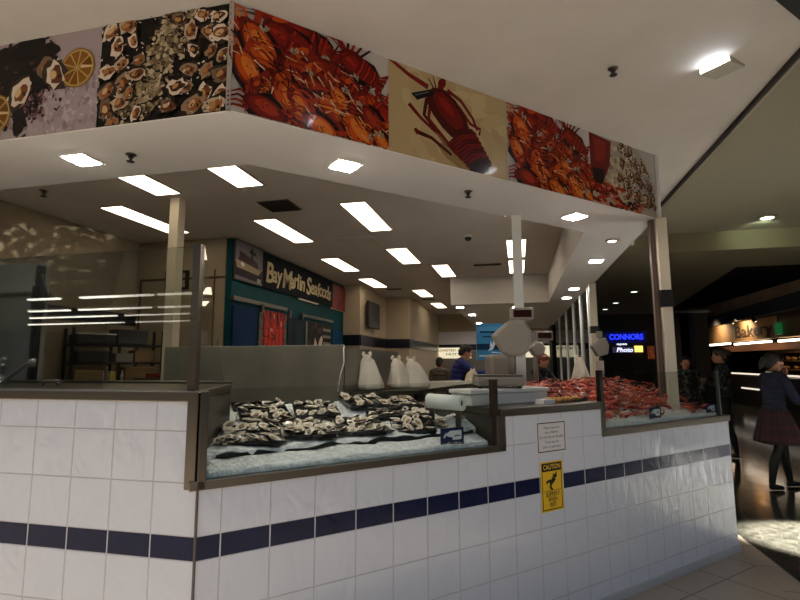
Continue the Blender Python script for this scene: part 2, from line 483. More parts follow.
# dropped bulkhead ring with the picture fascia
bk = MB()
for pg in ([(-6, .22), (-.063, .22), (-.311, .82), (-6, .82)],
           [(-.063, .22), (2.40, 2.683), (1.87, 3.0), (-.311, .82)],
           [(2.40, 2.683), (2.40, 16.5), (1.87, 16.5), (1.87, 3.0)],
           [(1.87, 8.6), (1.87, 16.5), (-.1, 16.5), (-.1, 8.6)]):
    bk.prism(pg, ZS, ZC)
struct(bk.build('trim_4', M_SOFF))
# kitchen walls
w = MB(); w.box((-4.17, 6.05, 1.62), (.1, 12, 3.25)); struct(w.build('wall_left', M_CREAM))
w = MB(); w.box((-4.115, 3.2, 2.11), (.012, 2.5, .16)); struct(w.build('trim_5', M_NAVY))
w = MB(); w.box((-3.435, 4.42, 1.62), (1.47, .14, 3.25)); struct(w.build('wall_back', M_CREAM))
w = MB(); w.box((-3.37, 4.345, 2.69), (1.38, .012, .03)); w.box((-4.06, 4.345, 1.35), (.03, .012, 2.7)); w.box((-2.86, 4.345, 1.4), (.018, .012, 2.8))
struct(w.build('trim_6', M_BROWNTRIM))
w = MB(); w.prism([(-4.1, 9.0), (-2.22, 9.0), (-2.22, 11.3), (-4.1, 11.3)], 0, 3.25)
struct(w.build('wall_pillar', M_CREAM2))
w = MB(); w.prism([(-4.1, 11.3), (-1.58, 11.3), (-1.58, 17), (-4.1, 17)], 0, 3.25)
struct(w.build('wall_pillar', M_CREAM2))
w = MB(); w.box((-2.205, 10.15, 2.0), (.03, 2.32, .24)); w.box((-1.9, 11.285, 2.0), (.68, .03, .24)); w.box((-1.565, 13.6, 2.0), (.03, 4.6, .24)); w.box((-2.45, 8.985, 2.0), (.46, .03, .24))
struct(w.build('trim_7', M_NAVY))
w = MB(); w.box((.4, 16.55, 1.62), (5.0, .1, 3.25)); struct(w.build('wall_far', M_CREAM2))
w = MB(); w.box((.3, 16.48, 2.37), (4.0, .04, .46), 0); w.box((.3, 16.47, 1.2), (4.0, .05, 1.4), 2); struct(w.build('trim_8', [M_WHITEW, M_NAVY, mat('far_grey_panel', '6d6860', .6)]))
w = MB(); w.box((.3, 16.47, 2.03), (4.0, .06, .22)); struct(w.build('trim_9', M_NAVY))

# glazed side of the shop: mullions and panes
win = MB()
mull = [(6.32, .10, .12, M_POST), (6.75, .05, .07, M_POSTG), (7.75, .06, .09, M_POSTG), (9.0, .06, .09, M_POSTG), (10.6, .06, .09, M_POSTG), (12.6, .06, .09, M_POSTG)]
gl = MB()
gl.prism([(2.375, 6.75), (2.385, 6.75), (2.385, 15), (2.375, 15)], .9, ZS)
gobj = struct(gl.build('window_1', M_GLASSD))
for (y, wx, wy, m) in mull:
    b = MB(); b.box((2.38, y, ZS/2), (wx, wy, ZS)); b.build('mullion', m, gobj)
b = MB(); b.box((2.38, 6.32, 1.98), (.115, .135, .11)); b.build('joint_sleeve', M_BLACK, gobj)
b = MB(); b.prism([(2.33, 6.75), (2.43, 6.75), (2.43, 15), (2.33, 15)], 0, .9); b.build('sill_wall', M_STEELD, gobj)

# mall enclosure to the right and behind: dark void, roof
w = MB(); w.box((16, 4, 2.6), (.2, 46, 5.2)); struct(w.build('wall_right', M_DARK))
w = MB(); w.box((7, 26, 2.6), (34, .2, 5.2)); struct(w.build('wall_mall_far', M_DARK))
w = MB(); w.prism([(2.42, 7.1), (16, 7.1), (16, 26), (2.42, 26)], 4.6, 4.7); struct(w.build('ceiling', M_DARK))  # black roof added to block the sky over the void
w = MB(); w.box((9.2, 7.06, 3.98), (13.6, .1, 1.45)); struct(w.build('wall_sun_blocker', M_DARK))  # added unseen wall, stops sun leaking in between ceiling and roof
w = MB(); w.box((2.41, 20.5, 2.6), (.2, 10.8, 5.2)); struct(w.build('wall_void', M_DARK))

# ------------------------------------------------------------------ the counter
cnt = thing('seafood_counter', 'long angled shop counter faced in white tiles with a navy stripe and steel trim', 'counter', (0, 0, 0))
tf = MB()
BT, BB = .828, .738         # navy band
def rowuv(z):
    return (z-BT)/.2+10 if z >= BT else (z-.138)/.2+20
def face(P0, P1, u0, u1, z0, z1, mi):
    f = (lambda z: (z-BB)/(BT-BB)) if mi == 1 else rowuv
    a = f(z0+1e-6 if mi != 1 else z0); b = f(z1-1e-6 if mi != 1 else z1)
    tf.poly([(P0[0], P0[1], z0), (P1[0], P1[1], z0), (P1[0], P1[1], z1), (P0[0], P0[1], z1)], mi, [(u0, a), (u1, a), (u1, b), (u0, b)])
def wallrun(P0, P1, u0, u1, top):
    face(P0, P1, u0, u1, 0, BB, 0); face(P0, P1, u0, u1, BB, BT, 1); face(P0, P1, u0, u1, BT, top, 0)
wallrun((-4.1, 0), (0, 0), -20.5, 0, 1.36)
off = .5-.4807+.0
def bu(s): return s/.2+.5+(.5-.4807)
for s0, s1, top in ((0, 1.63, 1.02), (1.63, 2.5, 1.2), (2.5, 4.1, 1.03)):
    wallrun(B(s0, 0), B(s1, 0), bu(s0), bu(s1), top)
wallrun(B(4.1, 0), B(4.1, 1.05), 0, 5.25, 1.03)
# hidden back and inside faces so that the counter is a closed body
bd = MB()
bd.prism([(-4.1, .02), (-.02, .02), (-.3, .7), (-4.1, .7)], 0, 1.34)
bd.prism([(-.0, .03), B(1.63, .02)[:2], B(1.63, 1.02)[:2], B(.25, 1.1)[:2], (-.29, .69)], .0, 1.0)
bd.bbox(1.63, 2.5, .02, .62, 0, 1.17); bd.bbox(2.5, 4.08, .02, 1.05, 0, 1.0)
cb = bd.build('cabinet_body', M_STEELD, cnt)
tfo = tf.build('tiled_front', [M_TILE, M_BAND], cnt)
sk = MB(); sk.box((-2.05, -.006, .025), (4.11, .016, .05)); sk.bbox(0, 4.11, -.014, .002, 0, .05); sk.bbox(4.1, 4.112, -.014, 1.05, 0, .05)
sk.build('skirting', mat('grey_skirting', 'b4b3b2', .5), cnt)
wt = MB()
wt.prism([(-4.1, -.012), (-.02, -.012), (-.02, .03), (-.295, .7), (-4.1, .7)], 1.343, 1.385)
wt.prism([(-4.1, .68), (-.285, .68), (-.295, .71), (-4.1, .71)], 1.385, 1.40)
wt.bbox(1.60, 2.52, -.012, .64, 1.19, 1.235)
wt.build('worktop', M_STEEL, cnt, bevel=.004)
wt = MB()
# vertical and lower trims around the two sunk display cases
wt.box((-.026, -.006, 1.195), (.048, .02, .38)); wt.bbox(-.004, .03, -.012, .02, 1.005, 1.385)
wt.bbox(-.03, 1.63, -.012, .03, 1.003, 1.04)
wt.bbox(1.565, 1.63, -.012, .03, 1.003, 1.195)
wt.build('steel_trim', M_STEEL, cnt, bevel=.003)
wt = MB(); wt.bbox(2.5, 4.11, -.012, .03, 1.012, 1.06); wt.bbox(2.48, 2.515, -.012, .03, 1.012, 1.235); wt.bbox(4.07, 4.11, .03, 1.05, 1.012, 1.06)
wt.build('steel_trim', M_STEEL, cnt, bevel=.003)
cs = MB(); cs.box((.004, -.003, .5), (.008, .008, 1.0)); cs.build('corner_strip', mat('corner_grout', '5c5148', .6), cnt)

# posts of the shop
p = MB(); p.box((2.44, 2.69, 1.9), (.075, .075, 1.58)); 
po = p.build('corner_post', M_POST); tag(po, 'cream square post rising from the red seafood to the right end of the fascia', 'post')
b = MB(); b.box((2.44, 2.69, 2.01), (.09, .09, .14)); b.build('black_sleeve', M_BLACK, po)
b = MB(); b.box((2.375, 2.73, 1.95), (.035, .06, 1.48)); b.build('steel_channel', mat('brown_channel', '5a4a40', .5, .3), po)
p = MB(); p.box((1.26, 2.33, 1.345), (.075, .075, 2.69)); tag(p.build('support_post', M_POSTG), 'pale square post standing behind the weighing scale up to the soffit', 'post')
p = MB(); p.box((-2.27, 2.74, 1.625), (.11, .11, 3.25)); tag(p.build('support_post', M_POST), 'cream square post behind the tall glass screen on the left', 'post')

# tall glass screen over the left worktop
gs = thing('glass_screen', 'tall frameless glass screen standing on the left steel worktop', 'screen', (-2.5, .05, 1.385))
b = MB(); b.box((-2.10, .05, 1.691), (4.0, .008, .61)); b.build('glass_pane', M_GLASS, gs)
b = MB(); b.box((-.075, .05, 1.6935), (.035, .03, .615)); b.build('end_post', M_STEEL, gs)
b = MB(); b.prism([(-.06, .06), (-.055, .065), (-.30, .72), (-.305, .715)], 1.386, 1.388)
P0 = Vector((-.06, .06, 0)); P1 = Vector((-.16, .34, 0)); P2 = Vector((-.23, .52, 0))
def gz(p, z): return Vector((p.x, p.y, z))
b = MB(); t = Vector((.004, .0015, 0))
A_ = [gz(P0, 1.386), gz(P2, 1.386), gz(P1, 1.62), gz(P0, 2.0)]
b.raw([a-t for a in A_]+[a+t for a in A_], [(0, 1, 2, 3), (7, 6, 5, 4), (0, 4, 5, 1), (1, 5, 6, 2), (2, 6, 7, 3), (3, 7, 4, 0)], 0, False)
b.build('return_pane', M_GLASSG, gs)

# ------------------------------------------------------------------ display cases
dc = thing('display_case', 'left sunk glass fronted case holding the oysters', 'display case', B(.8, .5, 1.0))
b = MB(); b.bbox(.03, 1.56, .004, .012, 1.04, 1.392); b.build('front_glass', M_GLASSG, dc)
b = MB(); b.bbox(1.548, 1.582, -.004, .03, 1.19, 1.40); b.bbox(1.555, 1.575, -.004, .02, 1.04, 1.19); b.build('end_post', mat('bronze_post', '3d2f28', .4, .6), dc)
b = MB(); b.bbox(1.575, 1.60, .03, .95, 1.0, 1.19); b.build('side_panel', M_STEELD, dc)
dc2 = thing('display_case', 'right sunk glass fronted case full of red cooked seafood', 'display case', B(3.3, .5, 1.0))
b = MB(); b.bbox(2.52, 4.0, .004, .012, 1.06, 1.42); b.build('front_glass', M_GLASSG, dc2)
b = MB(); b.bbox(3.99, 4.0, .012, .95, 1.06, 1.42); b.build('side_glass', M_GLASSG, dc2)
b = MB(); b.bbox(2.488, 2.515, -.004, .03, 1.235, 1.44); b.build('end_post', mat('black_post', '16120f', .4, .5), dc2)
b = MB(); b.bbox(3.985, 4.005, -.002, .018, 1.06, 1.42); b.build('corner_strip', mat('clear_edge', '3c433f', .3), dc2)
b = MB(); b.bbox(2.52, 4.0, .95, .965, 1.0, 1.33); b.build('rear_panel', M_GLASSG, dc2)

# ------------------------------------------------------------------ camera
cam = bpy.data.cameras.new('camera'); co = bpy.data.objects.new('camera', cam); COL.objects.link(co); SC.camera = co
cam.sensor_width = 36.0; cam.lens = 36.0*501.53/800; cam.clip_end = 200
co.location = (1.24126, -1.80446, 1.497)
yaw = radians(13.16668)   # to the left of +Y
pitch, roll = .1240, -.0039
fw = Vector((-sin(yaw)*cos(pitch), cos(yaw)*cos(pitch), sin(pitch)))
rt = Vector((cos(yaw), sin(yaw), 0)); up = rt.cross(fw)
c_, s_ = cos(roll), sin(roll)
rt2 = rt*c_+up*s_; up2 = up*c_-rt*s_
m = Matrix(((rt2.x, up2.x, -fw.x), (rt2.y, up2.y, -fw.y), (rt2.z, up2.z, -fw.z)))
co.rotation_euler = m.to_euler()

# ------------------------------------------------------------------ lights of the place
def panel(x0, x1, y0, y1, label, z=ZC, name='ceiling_light', grp='recessed kitchen ceiling lights', m=None):
    t = thing(name, label, 'ceiling light', ((x0+x1)/2, (y0+y1)/2, z-.02), grp)
    b = MB(); cx, cy = (x0+x1)/2, (y0+y1)/2; w, h = x1-x0, y1-y0
    b.box((cx, cy, z-.004), (w+.03, h+.03, .010)); b.build('frame', M_FRAME, t)
    b = MB(); b.box((cx, cy, z-.011), (w, h, .004)); b.build('diffuser', m or M_LIGHT, t)
    return t
PAN = [
 (-2.38, -2.11, 1.35, 2.55, 'bright ceiling panel nearest the left picture of oysters, above the glass screen'),
 (-3.29, -3.02, 2.77, 3.95, 'long bright ceiling panel farthest left, its end hidden by the left cream post'),
 (-1.43, -1.16, 1.35, 2.53, 'bright ceiling panel just behind the corner of the white bulkhead'),
 (-1.88, -1.60, 3.65, 4.83, 'bright ceiling panel directly in front of the black ceiling vent'),
 (-.62, -.34, 3.28, 4.47, 'largest looking bright ceiling panel, alone in the middle of the ceiling'),
 (-1.96, -1.67, 6.03, 7.22, 'bright ceiling panel above the cream shop lettering'),
 (-.70, -.39, 5.58, 6.76, 'bright ceiling panel in the middle row behind the largest one'),
 (-1.98, -1.68, 8.15, 9.35, 'small bright ceiling panel near the wall television'),
 (-.23, .05, 7.05, 8.30, 'bright ceiling panel in front of the cream drop at the back of the ceiling'),
 (-1.22, -.92, 10.05, 11.3, 'small far bright ceiling panel right of the pillar'),
 (-1.25, -.95, 12.85, 14.15, 'tiny farthest bright ceiling panel left of the cream drop'),
 (1.13, 1.40, 5.46, 6.66, 'bright ceiling panel half hidden by the pale support post, nearer one'),
 (1.13, 1.40, 6.96, 8.2, 'bright ceiling panel half hidden by the pale support post, farther one'),
 (1.13, 1.40, 3.55, 4.20, 'ceiling panel of which only slivers show at the top of the pale support post'),
]
for a in PAN: panel(*a)
def square_down(c, w, rz, label, z=ZS, grp='square downlights in the bulkhead'):
    t = thing('downlight', label, 'downlight', (c[0], c[1], z-.02), grp)
    b = MB(); b.box((c[0], c[1], z-.004), (w+.035, w+.035, .010), rz=rz); b.build('frame', M_WHITE, t)
    b = MB(); b.box((c[0], c[1], z-.011), (w, w, .004), rz=rz); b.build('diffuser', M_DOWN, t)
q45 = radians(45)
for c, rz, lb in [((-1.216, .516), 0, 'square downlight under the picture of lemon slices, in the left bulkhead'),
      ((.253, .968), q45, 'square downlight in the bulkhead under the crab picture nearest the corner'),
      ((1.729, 2.436), q45, 'square downlight in the bulkhead under the last picture on the right'),
      ((2.176, 4.425), 0, 'second square downlight from the front in the bulkhead along the glazing'),
      ((2.166, 6.769), 0, 'nearer of two close square downlights far along the glazing bulkhead'),
      ((2.153, 7.952), 0, 'farther of two close square downlights far along the glazing bulkhead'),
      ((.04, 9.05), 0, 'square downlight just behind the cream drop, left of the blue poster'),
      ((.14, 10.86), 0, 'small square downlight second under the low ceiling at the back'),
      ((.10, 13.7), 0, 'small square downlight third under the low ceiling at the back'),
      ((.084, 15.0), 0, 'small square downlight fourth under the low ceiling above the blue poster'),
      ((1.227, 9.37), 0, 'square downlight right of the pale support post under the low ceiling')]:
    square_down(c, .135, rz, lb)
def round_down(c, z, label, em, r=.075, grp=None):
    t = thing('downlight', label, 'downlight', (c[0], c[1], z-.02), grp)
    b = MB(); b.lathe((c[0], c[1], z-.012), [(r*.8, 0), (r*1.2, 0), (r*1.25, .006), (r*1.2, .0119)], 20); b.build('rim', M_FRAME, t)
    b = MB(); b.lathe((c[0], c[1], z-.018), [(r*.3, 0), (r*.75, .0), (r*.78, .0055)], 18); b.build('lamp', em, t)
M_LAMPS = mat('small_lamp', 'ffffff', .4, emit=('ffe9c8', 5.0))
round_down((2.179, 3.391), ZS, 'round eyeball downlight with a dark rim in the bulkhead by the glazing', M_LAMPS, .05)
M_GRN = mat('greenish_lamp', 'ffffff', .4, emit=('dfffd0', 6.0))
round_down((4.265, 5.043), ZC, 'round greenish downlight in the mall ceiling at far right', M_GRN, .09)
for y, nm in ((9.7, 'nearest'), (11.8, 'middle'), (13.4, 'farthest')):
    round_down((3.70, y), 2.99, nm+' of three faint downlights in the dim mall ceiling seen through the glazing', mat('dim_lamp', 'ffffff', .4, emit=('e8f0e0', 2.2)), .08)

# tilted square spotlights on the mall ceiling before the fascia
def spotbox(c, label):
    t = thing('spotlight', label, 'spotlight', (*c, ZC-.1))
    rz = q45
    d = B(-1, 0).normalized(); n = B(0, 1).normalized(); C0 = Vector((*c, ZC))
    def P(a, b, z): return C0+d*a+n*b+Vector((0, 0, z))
    # wedge housing, tall towards the lit side
    m_ = MB(); w = .085
    vs = [P(-.09, -w, -.001), P(.09, -w, -.001), P(.09, w, -.001), P(-.09, w, -.001), P(-.09, -w, -.012), P(.09, -w, -.036), P(.09, w, -.036), P(-.09, w, -.012)]
    m_.raw(vs, [(0, 1, 2, 3), (7, 6, 5, 4), (0, 4, 5, 1), (2, 6, 7, 3), (3, 7, 4, 0)], 0, False)
    m_.build('housing', mat('spot_housing', 'aaa596', .5), t)
    m_ = MB(); m_.poly([P(.091, -w*.75, -.010), P(.091, w*.75, -.010), P(.091, w*.75, -.030), P(.091, -w*.75, -.030)], 0)
    m_.build('lamp', mat('spot_glow', 'ffffff', .5, emit=('eaf2ff', 90.0)), t)
spotbox((2.487, 1.379), 'square white spotlight throwing a glow across the pale ceiling at upper right')
spotbox((1.221, .145), 'square white spotlight of which only the mirrored glare shows in the crab picture')

# rows of strip lights over the far side of the mall, mirrored in the glass screen
stripm = mat('strip_tube', 'ffffff', .5, emit=('fff6e8', 4.5))
for y, segs in ((-9.0, [(-11.7, -10.7), (-10.0, -7.8), (-7.6, -6.0)]), (-11.5, [(-14.6, -13.0), (-12.6, -9.9), (-9.6, -7.4)]), (-13.5, [(-16.9, -13), (-12.6, -10)]), (-16.1, [(-20, -15), (-14.4, -10.5)])):
    for x0, x1 in segs:
        t = thing('strip_light', 'white strip light of the mall whose mirror image shows in the tall glass screen', 'strip light', ((x0+x1)/2, y, 3.2), 'strip lights mirrored in the glass screen')
        b = MB(); b.box(((x0+x1)/2, y, 3.276), (x1-x0+.04, .16, .048)); b.build('housing', M_WHITE, t)
        b = MB(); b.box(((x0+x1)/2, y, 3.231), (x1-x0, .12, .04)); b.build('tube', stripm, t)
c4 = MB(); c4.box((-6, -15, 3.35), (40, 13, .1)); struct(c4.build('ceiling', mat('opposite_ceiling', '4a4236', .9)))
w = MB(); w.box((-6, -22, 1.7), (40, .2, 3.4)); struct(w.build('wall_opposite', mat('opposite_wall', '2c241b', .9)))
w = MB(); w.box((-6, -8.4, 4.6), (40, .2, 2.8)); struct(w.build('wall_sky_blocker', mat('opposite_wall', '2c241b', .9)))  # added out of view, blocks bright sky from mirroring in the glass screen
w = MB(); w.box((-26, 2, 2.5), (.2, 48, 5)); struct(w.build('wall_mall_left', M_DARK))
w = MB(); w.box((-6.6, 8.6, 1.62), (4.7, 16.6, 3.24)); struct(w.build('wall_neighbour', M_CREAM2))

# ------------------------------------------------------------------ ceiling bits
def sprinkler(p, label):
    t = thing('sprinkler', label, 'sprinkler', p)
    b = MB(); b.lathe((p[0], p[1], p[2]-.008), [(.028, 0), (.03, .004), (.022, .009)], 14); b.build('rosette', M_STEELD, t)
    b = MB(); b.lathe((p[0], p[1], p[2]-.05), [(.006, 0), (.022, .002), (.022, .006), (.008, .008), (.008, .02), (.014, .024), (.014, .036), (.009, .041)], 12); b.build('head', M_BLACK, t)
for p, lb in [((-.885, .523, ZS), 'small dark sprinkler under the picture of oysters on ice, in the left bulkhead'), ((.935, 1.615, ZS), 'small dark sprinkler in the bulkhead under the single lobster picture'),
              ((-1.914, .893, ZS), 'small dark sprinkler at the far left edge of the bulkhead'), ((1.851, 1.236, ZC), 'small dark sprinkler in the pale ceiling at upper right')]:
    sprinkler(p, lb)
def vent(c, w, h, label, dark=True):
    t = thing('ceiling_vent', label, 'vent', (c[0], c[1], ZC-.02))
    b = MB(); b.box((c[0], c[1], ZC-.005), (w+.03, h+.03, .011)); b.build('frame', mat('vent_frame', '4a3f31', .7), t)
    b = MB()
    n = max(2, int(h/.04))
    for i in range(n): b.box((c[0], c[1]-h/2+(i+.5)*h/n, ZC-.016), (w, h/n*.55, .010))
    b.build('grille', M_BLACK, t)
vent((-1.31, 3.2), .34, .34, 'square black ceiling vent beside the first row of bright panels')
vent((.75, 7.24), .46, .10, 'narrow dark slot vent in the ceiling left of the pale support post')
vent((-1.6, 9.75), .34, .08, 'small dark slot vent in the ceiling above the pillar')
vent((-1.15, 11.9), .34, .08, 'far dark slot vent in the ceiling right of the pillar')
b = MB()
for (x, y, w_, h_) in ((-.97, 4.75, .56, .02), (-.97, 5.39, .56, .02), (-1.25, 5.07, .02, .66), (-.69, 5.07, .02, .66)): b.box((x, y, ZC-.003), (w_, h_, .008))
tag(b.build('ceiling_hatch_frame', mat('hatch_frame', 'd0c2aa', .8)), 'faint square access hatch outline in the kitchen ceiling', 'hatch')
t = thing('dome_camera', 'small white dome security camera hanging from the middle of the kitchen ceiling', 'camera', (.62, 4.98, ZC))
b = MB(); b.lathe((.62, 4.98, ZC-.05), [(.05, 0), (.06, .01), (.062, .049)], 20); b.build('base', M_WHITE, t)
b = MB(); b.lathe((.62, 4.98, ZC-.10), [(.005, 0), (.028, .007), (.044, .025), (.05, .05)], 20); b.build('dome', M_BLACK, t)

# ------------------------------------------------------------------ picture fascia
def board(label, org, ux, W, H, nrm, bg, seed):
    t = thing('fascia_picture', label, 'picture', org, 'seafood pictures along the fascia')
    o = Vector(org); ux = Vector(ux); uy = Vector((0, 0, 1)); n = Vector(nrm)
    b = MB(); vs = []
    for k in (-.0005, .011):
        for (a, c) in ((0, 0), (W, 0), (W, H), (0, H)): vs.append(o+ux*a+uy*c+n*k)
    b.raw(vs, [(3, 2, 1, 0), (4, 5, 6, 7), (0, 1, 5, 4), (1, 2, 6, 5), (2, 3, 7, 6), (3, 0, 4, 7)], 0, False)
    b.build('backing_board', M_WHITE, t)
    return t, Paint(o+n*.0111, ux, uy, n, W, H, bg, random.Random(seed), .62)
H = ZC-ZS-.004
bn = B(0, -1).normalized(); bx = B(1, 0).normalized()
def bboard(label, s0, s1, bg, seed): return board(label, tuple(B(s0, .2, ZS+.002)), bx, s1-s0-.003, H, bn, bg, seed)
def aboard(label, x0, x1, bg, seed): return board(label, (x0, .22, ZS+.002), (1, 0, 0), x1-x0-.003, H, (0, -1, 0), bg, seed)

# 1: lemon slices and oysters on dark weed
t, P = aboard('picture of lemon slices and oysters on dark weed over pink ice, leftmost on the fascia', -1.72, -.82, 'b9adb0', 1)
P.ice(.75, .3, .35, .3, 160, ('bfb4b6', 'c9bfc2', 'b1a3a8', 'a5959a'), .02)
P.ice(.15, .12, .35, .14, 60, ('bfb4b6', 'a5868a', 'b1a3a8', '9a8085'), .02)
for (x, y, rx, ry, a) in ((.22, .78, .2, .12, 10), (.45, .85, .22, .12, 5), (.3, .62, .24, .13, -10), (.52, .62, .18, .13, -50), (.5, .42, .11, .15, 20), (.45, .22, .07, .13, 10), (.12, .62, .12, .1, 0), (.6, .82, .12, .09, 20), (.38, .45, .1, .13, 30), (.43, .08, .03, .06, 20)):
    P.blob(x, y, rx*.75, ry*.75, a, P.r.choice(('1c1216', '150e12', '24161b')), 18, .25)
for i in range(130):
    x = P.r.gauss(.42, .15); y = P.r.gauss(.55, .25)
    P.blob(x, y, P.r.uniform(.006, .022), P.r.uniform(.004, .012), P.r.uniform(0, 180), P.r.choice(('2e1c22', '4a2c33', '1a1014', '6b4a50', '120b0e')), 7, .3)
P.ice(.56, .3, .08, .14, 50, ('8e6a70', '7a555c', 'a98e92', '54383f'), .014)
def lemon(P, x, y, r):
    P.blob(x, y, r, r, 0, 'a5822a', 26, .01); P.blob(x, y, r*.93, r*.93, 0, 'c2ae76', 26, .01)
    for i in range(9):
        a0 = 2*pi*i/9+.05; a1 = 2*pi*(i+1)/9-.05
        P.poly([(x+r*.08*cos((a0+a1)/2)/P.W, y+r*.08*sin((a0+a1)/2)/P.H)]+[(x+r*.85*cos(a)/P.W, y+r*.85*sin(a)/P.H) for a in (a0, (a0*2+a1)/3, (a0+2*a1)/3, a1)], P.r.choice(('94661c', '9c7224', '865c18')))
    P.strip([(x+.2*r/P.W, y+.05*r/P.H), (x+.85*r/P.W, y-.02*r/P.H)], r*.16, r*.1, 'dcc9a0')
lemon(P, .845, .62, .11); lemon(P, .255, .27, .115)
for (x, y, a) in ((.44, .45, 60), (.63, .66, -40), (.69, .58, -70)):
    for k in range(9): P.blob(x+P.r.uniform(-.07, .07), y+P.r.uniform(-.13, .13), .03, .012, P.r.uniform(0, 180), P.r.choice(('cdbfba', 'e0d6d0', 'a08880')), 6, .3)
    P.oyster(x, y, .082, a)
P.build('printed_sheet', t, M_PRINT)
# 2: rows of oysters around crushed ice
t, P = aboard('picture of rows of open oysters beside crushed ice, left of the fascia corner', -.82, -.066, '1d1613', 2)
for i in range(90): P.blob(P.r.random(), P.r.random(), .03, .015, P.r.uniform(0, 180), P.r.choice(('2b211c', '3b2d25', '120d0b', '4d4038')), 7, .3)
for i in range(9):
    k = i/8; P.ice(.30+.32*k+P.r.uniform(-.04, .04), .12+.82*k, .16, .14, 55, ('a3947a', 'b8a98d', '8c7c62', 'c9bea6', '6c5d49'), .018)
for (x, y) in ((.07, .9), (.2, .93), (.12, .74), (.27, .8), (.06, .55), (.17, .6), (.3, .62), (.08, .36), (.2, .4), (.31, .46), (.07, .16), (.19, .2), (.27, .28), (.13, .04), (.3, .08),
               (.78, .92), (.92, .9), (.7, .78), (.84, .76), (.95, .72), (.74, .6), (.87, .58), (.97, .52), (.72, .42), (.84, .4), (.95, .34), (.7, .25), (.82, .2), (.93, .15), (.76, .06), (.9, .02), (.6, .92), (.62, .3), (.55, .1)):
    P.oyster(x+P.r.uniform(-.02, .02), y+P.r.uniform(-.03, .03), P.r.uniform(.042, .066), P.r.uniform(-40, 100))
for i in range(240): P.blob(P.r.random(), P.r.random(), P.r.uniform(.004, .013), P.r.uniform(.002, .006), P.r.uniform(0, 180), P.r.choice(('120d0b', '2b211c', 'd8cbb8', 'e6ddd0', '5a4432', '0d0908')), 6, .3)
P.build('printed_sheet', t, M_PRINT)
# 3 and 5: pile of crabs and lobsters
def cv(x, y):
    u = (x-8)/628; tp = 10+230*u; bt = 455+165*u
    return (u, (bt-y)/(bt-tp))
def crabs(P):
    r = P.r
    P.ice(.5, .5, .5, .5, 120, ('c8c2bb', 'd2cdc7', 'b9b2aa', 'd8d4ce'), .03)
    def legs(cx, cy, cnt, cols, L=.12, w=.016):
        for i in range(cnt):
            x = cx+r.gauss(0, .07); y = cy+r.gauss(0, .09); a = radians(r.gauss(-38, 22))
            k = L*r.uniform(.5, 1.2)
            P.strip([(x, y), (x+k*cos(a)*.5/P.W, y+k*sin(a)*.5/P.H+.01), (x+k*cos(a)/P.W, y+k*sin(a)/P.H)], w*r.uniform(.7, 1.4), w*.5, r.choice(cols))
    red = ('8c2c1a', '9c3820', 'ad4628', '6b1c10'); ora = ('b8622f', 'c8804a', 'a4522a', 'd29a66'); mix = red+ora+('3a150c', '571d0f', 'd9b48c', 'cbbba6', '7c3a22')
    def inpile(): 
        while True:
            u = r.uniform(0, 1.0); v_ = r.uniform(-.02, .97)
            if max(0, .5-1.5*u) < v_ < .93-.36*u: return u, v_
    for k in range(260):
        u, v_ = inpile(); a = radians(r.gauss(-38, 22)); L = r.uniform(.05, .15)
        P.strip([(u, v_), (u+L*.5*cos(a)/P.W, v_+L*.5*sin(a)/P.H+.01), (u+L*cos(a)/P.W, v_+L*sin(a)/P.H)], .016*r.uniform(.7, 1.5), .008, r.choice(mix+('2b0e08', '1f0a06')))
    P.poly([cv(10, 45), cv(180, 60), cv(330, 150), cv(180, 90)], '6e5a4a')
    for a, b, w in (((200, 80), (395, 230), .13), ((120, 95), (325, 235), .15), ((420, 210), (590, 345), .14), ((290, 240), (505, 385), .15)):
        A = cv(*a); D = cv(*b); P.lobster(A[0], A[1], D[0], D[1], w, ('6f190e', '8f2413', 'ad3820', '430e08'))
    A = cv(640, 520); D = cv(520, 400); P.lobster(A[0], A[1], D[0], D[1], .16)
    for (x, y, w, a, c) in ((110, 195, .26, -55, None), (230, 330, .22, -60, red), (235, 430, .30, -50, None), (330, 380, .2, -48, red), (70, 290, .2, -60, None), (140, 455, .2, -20, red), (395, 470, .25, -40, red), (420, 410, .16, -50, None), (500, 545, .24, -45, None), (560, 500, .18, -40, red), (350, 530, .2, -30, None), (600, 590, .15, -50, None)):
        X = cv(x, y)
        if c: P.crab(X[0], X[1], w, a, c)
        else: P.crab(X[0], X[1], w, a)
    for k in range(200):
        u, v_ = inpile(); a = radians(r.gauss(-38, 30)); L = r.uniform(.02, .07)
        P.strip([(u, v_), (u+L*cos(a)/P.W, v_+L*sin(a)/P.H)], r.uniform(.004, .011), .003, r.choice(('2e0d08', '3f150c', '1f0a07', 'd8a878', 'c98a58', '4d160d', 'e0c3a4', '6b170c')))
    for x, y in ((230, 215), (360, 235), (440, 380), (500, 430), (480, 320), (120, 120), (560, 570), (590, 560), (300, 300)):
        X = cv(x, y); P.ice(X[0], X[1], .03, .03, 6, ('b5ac98', 'a59c88', '9a8f7a'), .012)
t, P = bboard('picture of heaped crabs and lobsters just right of the fascia corner', .09, .98, 'cbc6c2', 3); crabs(P); P.build('printed_sheet', t, M_PRINT)
